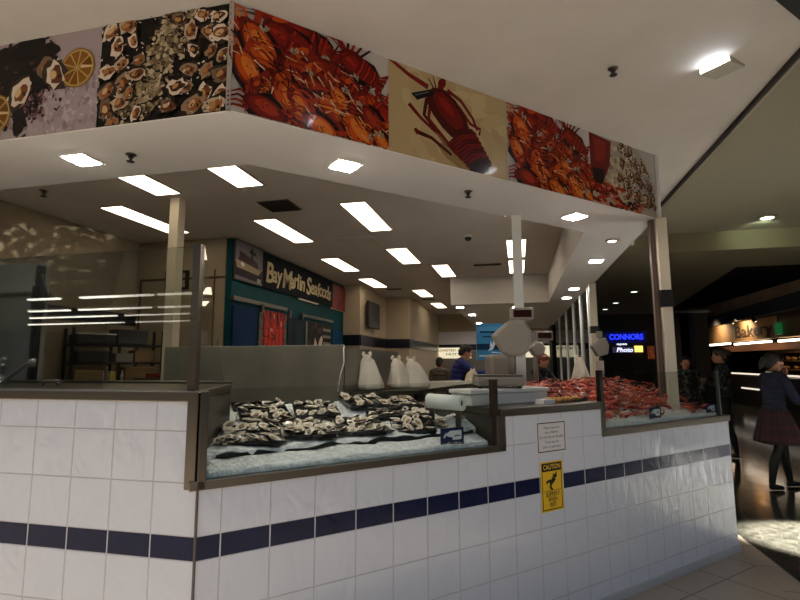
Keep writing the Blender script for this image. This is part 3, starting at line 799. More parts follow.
# 4: single lobster on cream
t, P = bboard('picture of one big red lobster on cream paper', .98, 1.90, 'c2b08c', 4)
P.ice(.5, .5, .5, .5, 50, ('c4b38f', 'bda985', 'c9b996', 'c0ad89'), .09)
def cw(x, y):
    u = (x-8)/337; tp = 15+110*u; bt = 262+88*u
    return (u, (bt-y)/(bt-tp))
P.blob(*cw(190, 285), .17, .05, -25, 'a08a64', 16, .15)
dk, md, hi, dp = '5e120c', '82190f', '9c2a1a', '3d0b08'
P.strip([cw(8, 10), cw(60, 55), cw(112, 88)], .02, .036, '8c2a1c')
P.strip([cw(112, 62), cw(128, 92)], .006, .012, dk); P.strip([cw(126, 58), cw(134, 90)], .006, .012, dk)
P.poly([cw(140, 70), cw(160, 52), cw(162, 80), cw(150, 100), cw(138, 96)], md)
for pts in ([(165, 95), (205, 125), (240, 175), (252, 208)], [(158, 110), (200, 145), (232, 190), (262, 205), (258, 222)], [(60, 135), (90, 172), (150, 230)], [(78, 210), (120, 228), (175, 275)], [(108, 120), (100, 165), (130, 205), (190, 275)], [(118, 130), (112, 175), (160, 235), (205, 290)]):
    P.strip([cw(*p) for p in pts], .028, .018, P.r.choice((dk, md)))
P.blob(*cw(80, 210), .016, .022, 40, md, 8, .1)
P.poly([cw(*p) for p in ((105, 105), (125, 88), (160, 95), (190, 125), (215, 165), (228, 200), (225, 222), (205, 238), (175, 225), (150, 200), (125, 165), (108, 130))], dk)
P.poly([cw(*p) for p in ((125, 105), (150, 100), (180, 128), (205, 168), (212, 200), (190, 205), (160, 180), (135, 145))], md)
P.poly([cw(*p) for p in ((140, 115), (158, 118), (182, 150), (186, 172), (165, 160), (146, 135))], hi)
for i in range(7):
    k = i/6; x = 212+52*k; y = 215+80*k; w_ = 52-10*k
    P.poly([cw(x-w_*.85, y+w_*.45), cw(x-w_*.3, y-w_*.05), cw(x+w_*.4, y-w_*.25), cw(x+w_*.72, y+w_*.02), cw(x+w_*.75, y+w_*.35), cw(x+w_*.2, y+w_*.5), cw(x-w_*.6, y+w_*.95)], md if i % 2 else dk)
    P.strip([cw(x-w_*.8, y+w_*.55), cw(x-.1*w_, y+w_*.12), cw(x+w_*.7, y+w_*.1)], .006, .006, hi if i % 2 == 0 else dp)
P.poly([cw(*p) for p in ((225, 300), (262, 282), (288, 290), (286, 325), (255, 330), (228, 318))], dp)
P.poly([cw(*p) for p in ((66, 106), (118, 94), (130, 108), (82, 125))], '1b1a20')
P.poly([cw(*p) for p in ((76, 110), (112, 100), (114, 103), (78, 113))], '6d7078')
P.blob(*cw(150, 235), .06, .012, -40, '8d7350', 10, .2)
P.build('printed_sheet', t, M_PRINT)
t, P = bboard('second picture of heaped crabs and lobsters, further right beyond the single lobster', 1.90, 2.765, 'cbc6c2', 5); crabs(P); P.build('printed_sheet', t, M_PRINT)
# 6: lobster, prawns and mussels
t, P = bboard('picture of red prawns and pale oysters at the right end of the fascia', 2.765, 3.60, 'b3aca3', 6)
P.ice(.4, .5, .25, .4, 120, ('b7a184', 'cabb9f', 'a08a6c', 'd3c9b6'), .03)
P.poly([(0, 1), (.32, .97), (.28, .6), (.18, .35), (.1, .2), (0, .15)], '7c1d12')
P.poly([(.05, .95), (.25, .93), (.2, .65), (.08, .6)], '97301c')
P.poly([(.02, .5), (.2, .52), (.17, .3), (.05, .28)], '241110')
for i in range(80):
    x = P.r.uniform(0, .75); y = P.r.uniform(0, .32)-.12*max(0, x-.3)
    a = P.r.uniform(-60, 40)
    P.strip([(x, y), (x+.06, y+.05*sin(a)), (x+.11, y-.03)], .03, .015, P.r.choice(('8f2413', 'a32c16', 'b2482c', '6b170c', '3d100a', 'c9785a')))
for i in range(90):
    x = P.r.uniform(.42, .97); y = P.r.uniform(.12, .95)*(1.05-.5*max(0, x-.6))
    if y > 1.0-.9*max(0, x-.45)+.12: continue
    P.oyster(x, y, P.r.uniform(.024, .04), P.r.uniform(0, 180))
P.poly([(.72, 1), (1, 1), (1, .35), (.9, .62), (.8, .86)], 'bdb7b0')
P.build('printed_sheet', t, M_PRINT)
b = MB(); b.box((-.063, .203, (ZS+ZC)/2), (.022, .022, H+.002), rz=.39)
struct(b.build('trim_10', mat('aluminium_trim', 'b9b4ae', .35, .8)))
b = MB(); b.bbox(3.60, 3.64, .17, .2, ZS, ZC-.001); struct(b.build('trim_11', M_SOFF))
#MARK_ITEMS

# ------------------------------------------------------------------ coolroom front with the shop lettering
cr = thing('coolroom', 'teal coolroom front with sliding door rail and pictures of lobsters and fish', 'coolroom', (-2.6, 6.6, 0))
XC = -2.60
b = MB(); b.prism([(-2.695, 4.36), (XC, 4.36), (XC, 8.95), (-2.695, 8.95)], 0, 3.24); b.build('wall_panel', M_TEAL, cr)
b = MB(); b.box((XC+.03, 5.17, 2.395), (.05, 1.66, .06)); b.box((XC+.03, 7.4, 2.36), (.04, 1.6, .05)); b.build('rail', M_STEEL, cr)
b = MB(); b.box((XC+.02, 4.70, 1.15), (.04, .66, 2.3)); dr = b.build('door', mat('dark_blue_door', '0a2446', .6, spec=.1), cr)
b = MB(); b.box((XC+.05, 5.0, 1.3), (.03, .03, .3)); b.build('handle', M_STEEL, dr)
for y in (5.15, 6.1, 6.62): 
    b = MB(); b.box((XC+.055, y, 2.33), (.03, .07, .12)); b.build('hanger', M_STEELD, cr)
def wallpic(name, y0, y1, z0, z1, bg, seed, fn):
    P = Paint((XC+.02, y0, z0), (0, 1, 0), (0, 0, 1), (1, 0, 0), y1-y0, z1-z0, bg, random.Random(seed)); fn(P)
    return P.build(name, cr, M_PRINTM)
def lob(P):
    P.rect(.12, 0, .9, 1, '3b0f12')
    for i in range(5):
        x = .25+.13*i; P.lobster(x, .95-.1*(i % 2), x+.05, .15, .2, ('8e1a12', 'b02a1a', 'c4452c', '5d0f0a'))
    for i in range(20): P.blob(P.r.uniform(.15, .85), P.r.uniform(0, 1), .05, .03, P.r.uniform(0, 180), P.r.choice(('c08a70', 'a8201a', '741410')), 8, .3)
wallpic('lobster_picture', 5.12, 6.05, .9, 2.32, '5d5a50', 11, lob)
def blue(P):
    for i in range(9): P.rect(i*.11, 0, i*.11+.05, 1, P.r.choice(('0c1c2a', '14303c', '081018')))
wallpic('dark_door_picture', 6.12, 6.75, .9, 2.30, '10242f', 12, blue)
def fish(P):
    P.rect(0, 0, .06, 1, '6b6a62')
    for i in range(40): P.blob(P.r.uniform(.1, .95), P.r.uniform(0, 1), .12, .05, P.r.uniform(0, 180), P.r.choice(('15110f', '2c211d', '55271f', '0c0a0a', '3d2f2a')), 8, .3)
    P.blob(.42, .55, .13, .34, 25, 'b9a79a', 10, .2); P.blob(.55, .7, .08, .2, -20, 'cdbcae', 10, .2); P.blob(.3, .4, .06, .25, 10, '94857b', 10, .2); P.blob(.75, .1, .2, .08, 10, '8a3324', 9, .2)
    for i in range(4): P.rect(.65, .6+.1*i, .98, .64+.1*i, '807a70')
wallpic('fish_picture', 6.85, 8.15, .9, 2.27, '1a1512', 13, fish)
b = MB(); b.box((XC+.012, 8.5, 1.55), (.02, .55, 1.3)); b.build('blue_panel', mat('blue_panel', '123e63', .6, spec=.1), cr)
# sign strip
sg = thing('shop_sign', 'long dark shop sign with cream brush lettering, a boat photo and a red end panel', 'sign', (XC+.03, 6.6, 2.9))
b = MB(); b.box((XC+.02, 6.65, 2.94), (.035, 3.05, .55)); b.build('dark_board', mat('sign_navy', '070f18', .8, spec=.2), sg)
b = MB(); b.box((XC+.021, 8.55, 2.91), (.037, .78, .54)); b.build('red_panel', mat('sign_red', '7d1f1c', .5, noise=(7, '4d1110', .4, .7)), sg)
b = MB(); b.box((XC+.022, 8.55, 2.65), (.03, .8, .035)); b.box((XC+.022, 6.95, 2.645), (.03, .9, .025)); b.build('pale_strip', mat('pale_strip', 'c9bda8', .5), sg)
P = Paint((XC+.041, 4.37, 2.67), (0, 1, 0), (0, 0, 1), (1, 0, 0), .76, .56, '6f6a6c', random.Random(15))
P.poly([(0, .1), (1, .05), (1, .4), (0, .45)], '2b1f22'); P.poly([(0, .5), (.9, .4), (1, .45), (.85, .25), (.05, .3)], '9c8a70'); P.poly([(.1, .5), (.85, .42), (.8, .58), (.15, .75)], '3a2624'); P.blob(.25, .42, .05, .035, 0, 'd8d2c8', 8, .2)
P.poly([(.55, .55), (.62, .55), (.62, .92), (.55, .92)], '18161b'); P.poly([(.48, .78), (.75, .74), (.72, .82), (.5, .86)], '1e1c20'); P.rect(.8, .05, .95, .16, '8d8780')
P.build('boat_photo', sg, M_PRINTM)
b = MB(); b.box((XC+.03, 4.75, 2.95), (.02, .78, .58)); b.build('photo_board', M_BLACK, sg)
b = MB(); tx = 'Bay Marlin Seafoods'; rr = random.Random(3)
yy = 5.28; wid = {'i': .09, 'l': .09, 'f': .12, 't': .13, 'M': .24, 'B': .2, ' ': .10, 'r': .13, 'S': .2, 'm': .2, 'n': .16}
for ch in tx:
    wd_ = wid.get(ch, .165)
    if ch != ' ':
        big = .46 if ch in 'BMS' else .38
        text_mb(b, ch, (XC+.0395, yy+wd_/2, 2.915+rr.uniform(-.02, .02)), Vector((0, 1, .0)), Vector((0, rr.uniform(.05, .16), 1)), big, None, 0, .004, 0, .02, 'CENTER', (1, 0, 0))
    yy += wd_*.955
for i in range(len(b.sm)): b.sm[i] = False
b.build('lettering', mat('sign_cream', 'cbb98c', .6), sg)

# wall television, wall frame
tv = thing('television', 'black flat screen television mounted on the pillar wall above the dark stripe', 'television', (-2.18, 9.75, 2.75))
b = MB(); b.box((-2.12, 9.75, 2.62), (.07, .92, .62), rz=.0); b.build('screen', M_BLACK, tv, bevel=.01)
b = MB(); b.box((-2.185, 9.75, 2.62), (.069, .2, .2)); b.build('bracket', M_STEELD, tv)
fr = MB()
for (x, z, w_, h_) in ((-3.45, 2.79, .36, .03), (-3.45, 2.55, .36, .03), (-3.62, 2.67, .035, .26), (-3.285, 2.67, .05, .26)): fr.box((x, 4.33, z), (w_, .03, h_))
tag(fr.build('wall_frame', M_BLACK), 'small black empty frame on the back wall behind the cream post', 'frame')

# stainless splash panel behind the oysters and its return
sp = thing('splash_panel', 'tall dull stainless steel panel standing behind the oyster case', 'steel panel', (-.6, 1.5, 0))
b = MB(); b.box((-.64, 1.5, .81), (1.42, .03, 1.62)); b.build('front_sheet', mat('panel_steel', '8a8473', .42, .6, noise=(3, '746f60', .3, .7)), sp, bevel=.004)
b = MB(); b.box((.065, 2.3, .8), (.025, 1.6, 1.60)); b.build('return_sheet', mat('panel_steel2', '6b665a', .35, .7), sp)
b = MB(); b.tube([(.075, 1.475, 1.6), (.08, 1.474, 1.5), (.055, 1.474, 1.42), (.035, 1.474, 1.3)], .004, 6); b.build('edge_cable', M_WHITE, sp)
# steel bench with bags behind the case
bn_ = thing('steel_bench', 'long steel bench behind the oysters carrying white plastic bags', 'bench', B(1.9, 1.2, 0))
b = MB(); b.prism([B(1.12, 1.08)[:2], B(1.72, 1.0)[:2], B(2.9, 1.75)[:2], B(3.3, 2.5)[:2], B(1.6, 2.2)[:2]], 1.262, 1.292); b.build('bench_top', M_STEEL, bn_)
for (s, v) in ((1.25, 1.2), (1.7, 1.1), (2.8, 1.8), (1.6, 2.1), (3.15, 2.35)):
    q_ = B(s, v); b = MB(); b.box((q_.x, q_.y, .631), (.05, .05, 1.262)); b.build('leg', M_STEELD, bn_)
b = MB(); q_ = B(1.78, 1.08); b.box((q_.x, q_.y, 1.23), (.07, .05, .06), rz=q45); b.build('bracket', M_STEEL, bn_)
M_BAG = mat('white_bag', 'd8cfbc', .5, bump=(30, .6, .02))
def bag(c, h, w, label, seed, lean=0.0):
    r = random.Random(seed); t = thing('plastic_bag', label, 'bag', c, 'white plastic bags on the steel bench')
    b = MB(); n = 22; k = 12; vs = []
    ph = [r.uniform(0, 6) for _ in range(4)]
    for j in range(k+1):
        f = j/k
        rad = w*(1-.62*f**1.3)*(1 if f > .05 else .86)*(1 if f < .86 else (.75 if f < .95 else .5))
        for i in range(n):
            a = 2*pi*i/n
            q_ = rad*(1+.13*sin(3*a+ph[0]+f*2)+.09*sin(7*a+ph[1]-f*3)+.05*sin(11*a+ph[2]))
            vs.append((c[0]+q_*cos(a)*.95+lean*f*f, c[1]+q_*sin(a)*.8, c[2]+h*f*(1+.02*sin(5*a))+.002))
    fs = [(j*n+i, j*n+(i+1) % n, (j+1)*n+(i+1) % n, (j+1)*n+i) for j in range(k) for i in range(n)]
    fs += [tuple(reversed(range(n))), tuple(k*n+i for i in range(n))]
    b.raw(vs, fs, 0, True); b.build('sack', M_BAG, t)
    b = MB(); 
    for sgn in (-1, 1):
        x = c[0]+lean+sgn*.018
        b.tube([(x, c[1], c[2]+h*.96), (x+sgn*.015, c[1], c[2]+h*1.02), (x+sgn*.01, c[1]+.005, c[2]+h*1.09), (x-sgn*.008, c[1], c[2]+h*1.06)], [.012, .011, .008, .004], 8)
    b.build('knot_ears', M_BAG, t)
bag(tuple(B(1.42, 1.22, 1.293)), .26, .105, 'tall white knotted plastic bag standing alone at the left end of the bench', 1, -.02)
bag(tuple(B(1.70, 1.24, 1.293)), .235, .10, 'white plastic bag, left one of the touching pair on the bench', 2, -.03)
bag(tuple(B(1.84, 1.20, 1.293)), .23, .10, 'white plastic bag, right one of the touching pair on the bench', 3, -.05)
b = MB(); b.box(tuple(B(1.52, 1.25, 1.309)), (.14, .10, .03), rz=.5); tag(b.build('brown_tray', mat('brown_tray', '5b3a2b', .6)), 'small brown tray lying between the white bags on the bench', 'tray')
# paper roll
rl = thing('paper_roll', 'white roll of wrapping plastic lying behind the oysters, its dark core facing right', 'roll', (.82, 1.17, 1.2))
b = MB(); a_ = Vector((.715, 1.20, 1.270)); c_e = Vector((.925, 1.10, 1.266))
dd = (c_e-a_).normalized(); sd = Vector((-dd.y, dd.x, 0)); upv = dd.cross(sd)*-1
n = 24; vs = []
for q_, rr_ in ((a_, .043), (c_e, .043), (c_e, .02), (a_, .02)):
    for i in range(n): vs.append(q_+(sd*cos(2*pi*i/n)+Vector((0, 0, 1))*sin(2*pi*i/n))*rr_)
b.raw(vs, [(j*n+i, j*n+(i+1) % n, ((j+1) % 4)*n+(i+1) % n, ((j+1) % 4)*n+i) for j in range(4) for i in range(n)], 0, True)
for i in range(len(b.sm)): b.sm[i] = (i//n) in (0, 2)
b.build('sheet_roll', mat('roll_white', 'e6ebe8', .4), rl)
b = MB(); b.tube([a_+dd*.01, c_e-dd*.012], .0199, 16); b.build('core', M_BLACK, rl)
b = MB(); 
for q_ in (a_+dd*.02, c_e-dd*.03): b.bar(q_+Vector((0, 0, -.043)), Vector((q_.x, q_.y, 1.0)), .03)
b.build('stand', M_STEELD, rl)

# white box and the scale on top
bx_ = thing('foam_box', 'long white foam box with lid on the middle counter under the weighing scale', 'box', B(1.87, .3, 1.235))
b = MB(); b.bbox(1.56, 2.21, .2, .40, 1.236, 1.305); b.build('body', mat('foam_white', 'cfcdc6', .7), bx_, bevel=.006)
b = MB(); b.bbox(1.55, 2.22, .19, .41, 1.306, 1.332); b.build('lid', mat('foam_white', 'cfcdc6', .7), bx_, bevel=.006)
def scale(c, rz, label, k=1.0, bw=.30, hs=1.0):
    """weighing scale with a post, shield shaped pan head and a reading window"""
    t = thing('weighing_scale', label, 'scale', c, None, rz)
    def L(): return MB()
    b = L(); b.box((0, 0, .042*k), (bw*k, .24*k, .06*k)); b.build('base', M_BEIGE, t, bevel=.012*k, local=True)
    b = L(); b.box((0, 0, .078*k), (bw*.96*k, .23*k, .012*k)); b.build('plate', M_STEEL, t, bevel=.004*k, local=True)
    for sx in (-1, 1):
        for sy in (-1, 1):
            b = L(); b.lathe((sx*bw*.42*k, sy*.09*k, 0), [(.014*k, 0), (.016*k, .013*k)], 10); b.build('foot', M_BLACKM, t, local=True)
    b = L(); b.tube([(.10*k, .04*k, .08*k), (.10*k, .04*k, .24*k), (.115*k, .045*k, .44*k)], .021*k, 14); b.build('post', M_BEIGE2, t, local=True)
    b = L(); pts = []
    prof = [(-.115, .02), (-.06, -.085), (-.03, -.105), (.04, -.105), (.085, -.075), (.1, -.02), (.1, .05), (.07, .11), (.02, .125), (-.03, .105), (-.085, .055)]
    n_ = len(prof)
    vs = []
    for dy, sc in ((-.045, .86), (-.03, 1.0), (.03, 1.0), (.05, .9)):
        for (x, z) in prof: vs.append(((.115+x*sc*1.2*hs)*k, (.04+dy)*k, (.315+(1-hs)*.1+z*sc*1.08*hs)*k))
    fs = [(j*n_+i, (j+1)*n_+i, (j+1)*n_+(i+1) % n_, j*n_+(i+1) % n_) for j in range(3) for i in range(n_)]+[tuple(range(n_)), tuple(3*n_+i for i in reversed(range(n_)))]
    b.raw(vs, fs, 0, False); hd = b.build('head', M_BEIGE2, t, bevel=.006*k, local=True)
    b = L(); b.box((.18*k, .045*k, .485*k), (.15*k, .05*k, .08*k)); ds = b.build('display_box', M_BEIGE2, t, bevel=.005*k, local=True)
    b = L(); b.box((.182*k, .018*k, .485*k), (.12*k, .006*k, .048*k)); b.build('reading_window', mat('red_window', '2c0d0a', .2), ds, local=True)
    b = L(); b.box((.15*k, .05*k, .43*k), (.03*k, .03*k, .05*k)); b.build('neck', M_BEIGE, t, local=True)
    return t
face_cam = radians(13)
sc1 = scale(tuple(B(1.89, .33, 1.333)), face_cam-.02, 'beige weighing scale with a big shield shaped head on the white foam box', 1.0, .30)
sc2 = scale((1.30, 2.56, 1.236), face_cam+.1, 'second beige weighing scale partly hidden behind the first one, right of it', 1.0, .2, .5)
b = MB(); b.box((1.36, 2.62, 1.22), (.5, .34, .03)); 
for dx in (-.2, .2):
    for dy in (-.13, .13): b.box((1.36+dx, 2.62+dy, .6), (.04, .04, 1.21))
tag(b.build('side_table', M_STEELD), 'small steel stand under the second weighing scale', 'table')
# register behind the scale
rg = thing('cash_register', 'beige cash register with a rounded back behind the weighing scale', 'register', (1.08, 2.2, 0))
b = MB(); c0 = Vector((1.08, 2.2, 1.3))
b.box((c0.x, c0.y, 1.455), (.16, .24, .20), rz=face_cam); b.build('body', mat('register_beige', '8e8577', .5), rg, bevel=.03)
b = MB(); b.box((c0.x+.0, c0.y, 1.336), (.24, .26, .036), rz=face_cam); b.build('drawer', M_BEIGE, rg, bevel=.008)
b = MB(); b.box((c0.x+.0, c0.y, .659), (.2, .22, 1.317), rz=face_cam); b.build('stand', M_STEELD, rg)
b = MB(); 
for dx in (.0, .035): b.box((c0.x+dx+.05, c0.y-.128, 1.40), (.022, .02, .024), rz=face_cam)
b.build('keys', M_BLACK, rg)
# blue poster on a pole
ps = thing('poster_stand', 'blue poster with white lettering on a brown pole left of the scale', 'poster', B(2.3, 1.6, 1.29))
o_ = Vector((.86, 3.0, 0)); rx = Vector((cos(face_cam), sin(face_cam), 0)); nn_ = Vector((sin(face_cam), -cos(face_cam), 0))
pw, pz0, pz1 = .31, 1.515, 1.86
b = MB(); b.prism([o_[:2], (o_+rx*pw)[:2], (o_+rx*pw-nn_*.012)[:2], (o_-nn_*.012)[:2]], pz0, pz1); b.build('backing', M_WHITE, ps)
P = Paint((o_.x, o_.y, pz0), rx, (0, 0, 1), nn_, pw, pz1-pz0, '3f83ae', random.Random(21))
P.rect(0, .28, 1, .45, '15344f'); P.poly([(0, .72), (1, .78), (1, .95), (0, .9)], '4d95bd'); P.rect(.1, .74, .85, .8, '1a3f63'); P.rect(.2, .62, .8, .67, '1d486e')
P.poly([(.35, .25), (.5, .3), (.62, .52), (.55, .6), (.46, .42)], 'd6dfe4'); P.poly([(.4, .38), (.48, .36), (.44, .55)], 'e8ecee'); P.rect(.08, .1, .9, .14, 'a9c8da'); P.strip([(.45, .22), (.7, .2), (.9, .15)], .008, .004, 'dfe9ef')
P.build('poster_sheet', ps, M_PRINTM)
b = MB(); q_ = o_+rx*pw*.36-nn_*.03; b.tube([(q_.x, q_.y, 1.293), (q_.x, q_.y, 1.7)], .018, 10); b.build('pole', mat('brown_pole', '5a4426', .5), ps)
b = MB(); b.lathe((q_.x, q_.y, 1.292), [(.07, 0), (.07, .008), (.02, .014)], 16); b.build('foot', M_BLACK, ps)

# right hand scale, bag and roll among the red seafood
b = MB(); b.bbox(3.05, 3.95, .72+.25, 1.3, 1.255, 1.285); 
for s, v in ((3.06, .98), (3.9, .98), (3.06, 1.25), (3.9, 1.25)): b.bbox(s, s+.04, v, v+.04, 0, 1.255)
tag(b.build('steel_shelf', M_STEELD), 'narrow steel shelf behind the red seafood carrying a bag and cups', 'shelf')
t = thing('hanging_scale', 'grey square scale head tilted like a diamond by the thick glazing post', 'scale', (2.07, 3.28, 1.29))
c0 = Vector((2.00, 3.30, 1.63)); ux_ = rx; 
b = MB(); vs = []
for k_ in (-.035, .035):
    for (x, z) in ((-.115, .02), (-.035, -.10), (.08, -.075), (.1, .03), (.06, .11), (-.01, .10)): vs.append(c0+ux_*x*.78+Vector((0, 0, z*.85))+nn_*k_)
b.raw(vs, [tuple(range(6)), tuple(reversed(range(6, 12)))]+[(i, 6+i, 6+(i+1) % 6, (i+1) % 6) for i in range(6)], 0, False); b.build('head', mat('grey_head', '77736a', .6), t, bevel=.006)
b = MB(); b.box(tuple(c0+Vector((0, 0, .125))), (.05, .04, .06)); b.build('display', mat('grey_head', '77736a', .6), t)
b = MB(); b.tube([c0+Vector((0, 0, -.09)), Vector((c0.x, c0.y, 1.287))], .014, 10); b.build('post', M_STEELD, t)
bag((1.81, 3.19, 1.286), .25, .085, 'white plastic bag standing behind the red seafood near the far mullions', 5, -.01)
t = thing('cup_stack', 'tall white stack of plastic cups behind the right case post', 'cups', (1.985, 3.25, 1.286))
q_ = Vector((1.985, 3.25, 1.286))
for i in range(7):
    b = MB(); z = i*.028; b.lathe((q_.x, q_.y, q_.z+z), [(.03, 0), (.038, .05), (.040, .05+.002), (.037, .052)], 16); b.build('cup', M_WHITE, t)
# things on the middle counter
t = thing('paper_slip', 'white paper slip on the middle counter beside the orange gloves', 'paper', B(2.12, .1, 1.236))
b = MB(); b.bbox(2.02, 2.12, .06, .13, 1.236, 1.262); b.build('slip_block', M_PAPER, t)
t = thing('glove_pile', 'crumpled orange rubber gloves lying on the middle counter', 'gloves', B(2.25, .12, 1.236))
b = MB(); rr = random.Random(9)
for i in range(9):
    p0 = B(2.14+.035*i*.6, .12+rr.uniform(-.03, .03), 1.247); p1 = p0+B(rr.uniform(.05, .1), rr.uniform(-.03, .03), rr.uniform(-.004, .012))
    b.tube([p0, (p0+p1)/2+Vector((0, 0, .01)), p1], [.012, .014, .008], 8)
b.build('fingers', mat('orange_glove', 'b8823c', .5), t)
b = MB(); b.ell(B(2.17, .13, 1.252), (.06, .04, .018)); b.build('palm', mat('orange_glove', 'b8823c', .5), t)

# notices on the tiles
nt_ = thing('notice', 'white paper notice with black border taped to the tiles above the caution sign', 'notice', B(2.0, -.004, 1.05))
P = Paint(B(1.872, -.0012, .95), bx, (0, 0, 1), bn, .272, .20, 'cfccca', random.Random(30))
for r_ in ((.06, .07, .94, .1), (.06, .90, .94, .93), (.06, .07, .085, .93), (.915, .07, .94, .93)): P.rect(*r_, '3a3634')
P.build('sheet', nt_, M_PRINTM)
b = MB()
for i, l in enumerate(('Please supervise', 'your children', 'Do not lean on the glass', 'Thank you for', 'your co-operation')):
    text_mb(b, l, B(2.008, -.0028, 1.105-.027*i-(.003 if i > 2 else 0)), bx, (0, 0, 1), .021, None, 0, 0, 0, .004)
b.build('lettering', M_INK, nt_)
ca = thing('caution_sign', 'yellow caution sign with a slipping figure, stuck across the navy stripe', 'sign', B(2.0, -.004, .77))
cs0, cz0, cwid, chei = 1.902, .624, .19, .285
P = Paint(B(cs0, -.0012, cz0), bx, (0, 0, 1), bn, cwid, chei, 'e0b31c', random.Random(31))
for r_ in ((.05, .03, .95, .05), (.05, .95, .95, .97), (.05, .03, .085, .97), (.915, .03, .95, .97), (.05, .80, .95, .97), (.12, .405, .88, .415)): P.rect(*r_, '1c1710')
fig = [((.62, .66), (.50, .59), .032, .028), ((.5, .59), (.42, .52), .024, .018), ((.42, .52), (.46, .44), .018, .016), ((.5, .59), (.33, .61), .022, .016), ((.33, .61), (.24, .57), .016, .014), ((.6, .67), (.68, .72), .014, .012), ((.68, .72), (.70, .78), .012, .008), ((.6, .66), (.54, .74), .014, .008), ((.46, .44), (.54, .435), .012, .008)]
for a, c, w0, w1 in fig: P.strip([a, c], w0, w1, '15110c')
P.blob(.66, .705, .013, .013, 0, '15110c', 12, .02)
P.build('panel', ca, M_PRINTM)
b = MB(); text_mb(b, 'CAUTION', B(cs0+cwid/2, -.0034, cz0+chei*.885), bx, (0, 0, 1), .04, cwid*.76, 0, 0, 0, .012); b.build('caution_word', M_YEL, ca)
b = MB()
for i, l in enumerate(('SLIPPERY', 'WHEN', 'WET')): text_mb(b, l, B(cs0+cwid/2, -.0034, cz0+chei*(.34-.105*i)), bx, (0, 0, 1), .034, cwid*(.64, .4, .3)[i], 0, 0, 0, .012)
b.build('warning_words', M_INK, ca)
# price tickets in the cases
def ticket(s0, s1, z0, z1, label, v=.03, lean=.02):
    t = thing('price_ticket', label, 'price ticket', B((s0+s1)/2, v, z0))
    b = MB(); b.bbox(s0, s1, v+.002, v+.008, z0, z1); b.build('card', mat('ticket_navy', '141a3c', .4), t)
    P = Paint(B(s0, v+.0015, z0), bx, (0, 0, 1), bn, s1-s0, z1-z0, '1a2350', random.Random(int(s0*100)))
    P.rect(.02, .0, .98, .12, '23283c')
    P.poly([(.1, .62), (.22, .8), (.22, .72), (.38, .86), (.9, .86), (.9, .42), (.5, .42), (.5, .55), (.3, .58), (.22, .68), (.14, .5)], 'cfd6dc')
    P.poly([(.55, .56), (.85, .58), (.8, .66), (.6, .64)], '5a6d86')
    P.rect(.06, .14, .94, .36, '2b2f45')
    for i in range(14): P.rect(.08+.06*i, .16, .08+.06*i+P.r.uniform(.02, .045), .3+P.r.uniform(-.04, .05), P.r.choice(('c9b49a', 'b98f78', 'd6d2cb')))
    P.build('print', t, M_PRINTM)
ticket(1.21, 1.36, 1.041, 1.15, 'navy price ticket with a white fish in the oyster case front')
ticket(3.08, 3.21, 1.061, 1.168, 'dark price ticket at the middle of the red seafood case')
ticket(3.85, 4.0-.02, 1.061, 1.155, 'dark price ticket at the right end of the red seafood case')

# left equipment: steel cabinet with black post and hook, tap, handle
eq = thing('steel_cabinet', 'big grey steel hooded cabinet with a black corner post at the far left', 'cabinet', (-2.5, 1.2, 0))
M_GS = mat('grey_sheet', '9b9d98', .45, .1, noise=(2.2, '7c7f7b', .3, .7))
b = MB(); b.prism([(-3.6, 1.08), (-2.110, 1.08), (-2.110, 1.17), (-3.6, 1.17)], 0, 1.99); b.build('body', M_GS, eq, bevel=.01)
b = MB(); vs = [(-3.6, 1.03, 2.0), (-2.105, 1.03, 2.0), (-2.105, 1.18, 2.0), (-3.6, 1.18, 2.0), (-3.6, 1.07, 2.24), (-2.115, 1.07, 2.23), (-2.115, 1.16, 2.23), (-3.6, 1.16, 2.24)]
b.raw(vs, [(3, 2, 1, 0), (4, 5, 6, 7), (0, 1, 5, 4), (1, 2, 6, 5), (2, 3, 7, 6), (3, 0, 4, 7)], 0, False); b.build('hood', M_GS, eq, bevel=.02)
b = MB(); b.box((-2.085, 1.07, 1.1), (.04, .05, 2.2)); b.box((-2.075, 1.06, 1.95), (.06, .065, .2)); b.build('corner_post', M_BLACK, eq, bevel=.006)
b = MB(); b.tube([(-2.060, 1.05, 2.13), (-2.035, 1.04, 2.07), (-1.99, 1.04, 1.98), (-1.97, 1.04, 1.94), (-1.955, 1.04, 1.955), (-1.95, 1.04, 1.995)], [.018, .018, .014, .011, .009, .006], 8); b.build('hook', M_BLACK, eq)
tp = thing('tap', 'chrome mixer tap with a raised spout on the left worktop', 'tap', (-1.62, .47, 1.385))
b = MB(); b.lathe((-1.62, .47, 1.386), [(.03, 0), (.032, .01), (.022, .02), (.02, .09), (.024, .1), (.018, .115)], 16); b.build('base', M_CHROME, tp)
b = MB(); b.tube([(-1.62, .47, 1.40), (-1.576, .47, 1.405), (-1.42, .47, 1.505), (-1.402, .47, 1.513)], [.013, .011, .010, .010], 10); b.tube([(-1.402, .47, 1.525), (-1.396, .47, 1.48)], [.019, .016], 12); b.build('spout', M_CHROME, tp)
b = MB(); b.tube([(-1.62, .47, 1.49), (-1.62, .47, 1.515), (-1.575, .455, 1.53)], [.015, .013, .009], 8); b.build('lever', M_CHROME, tp)
t = MB(); t.tube([(-1.12, .3, 1.386), (-1.12, .3, 1.408), (-1.115, .3, 1.413), (-1.035, .3, 1.413), (-1.03, .3, 1.408), (-1.03, .3, 1.386)], .006, 8)
tag(t.build('wire_handle', M_CHROME), 'small bent chrome handle standing up from the left worktop', 'handle')

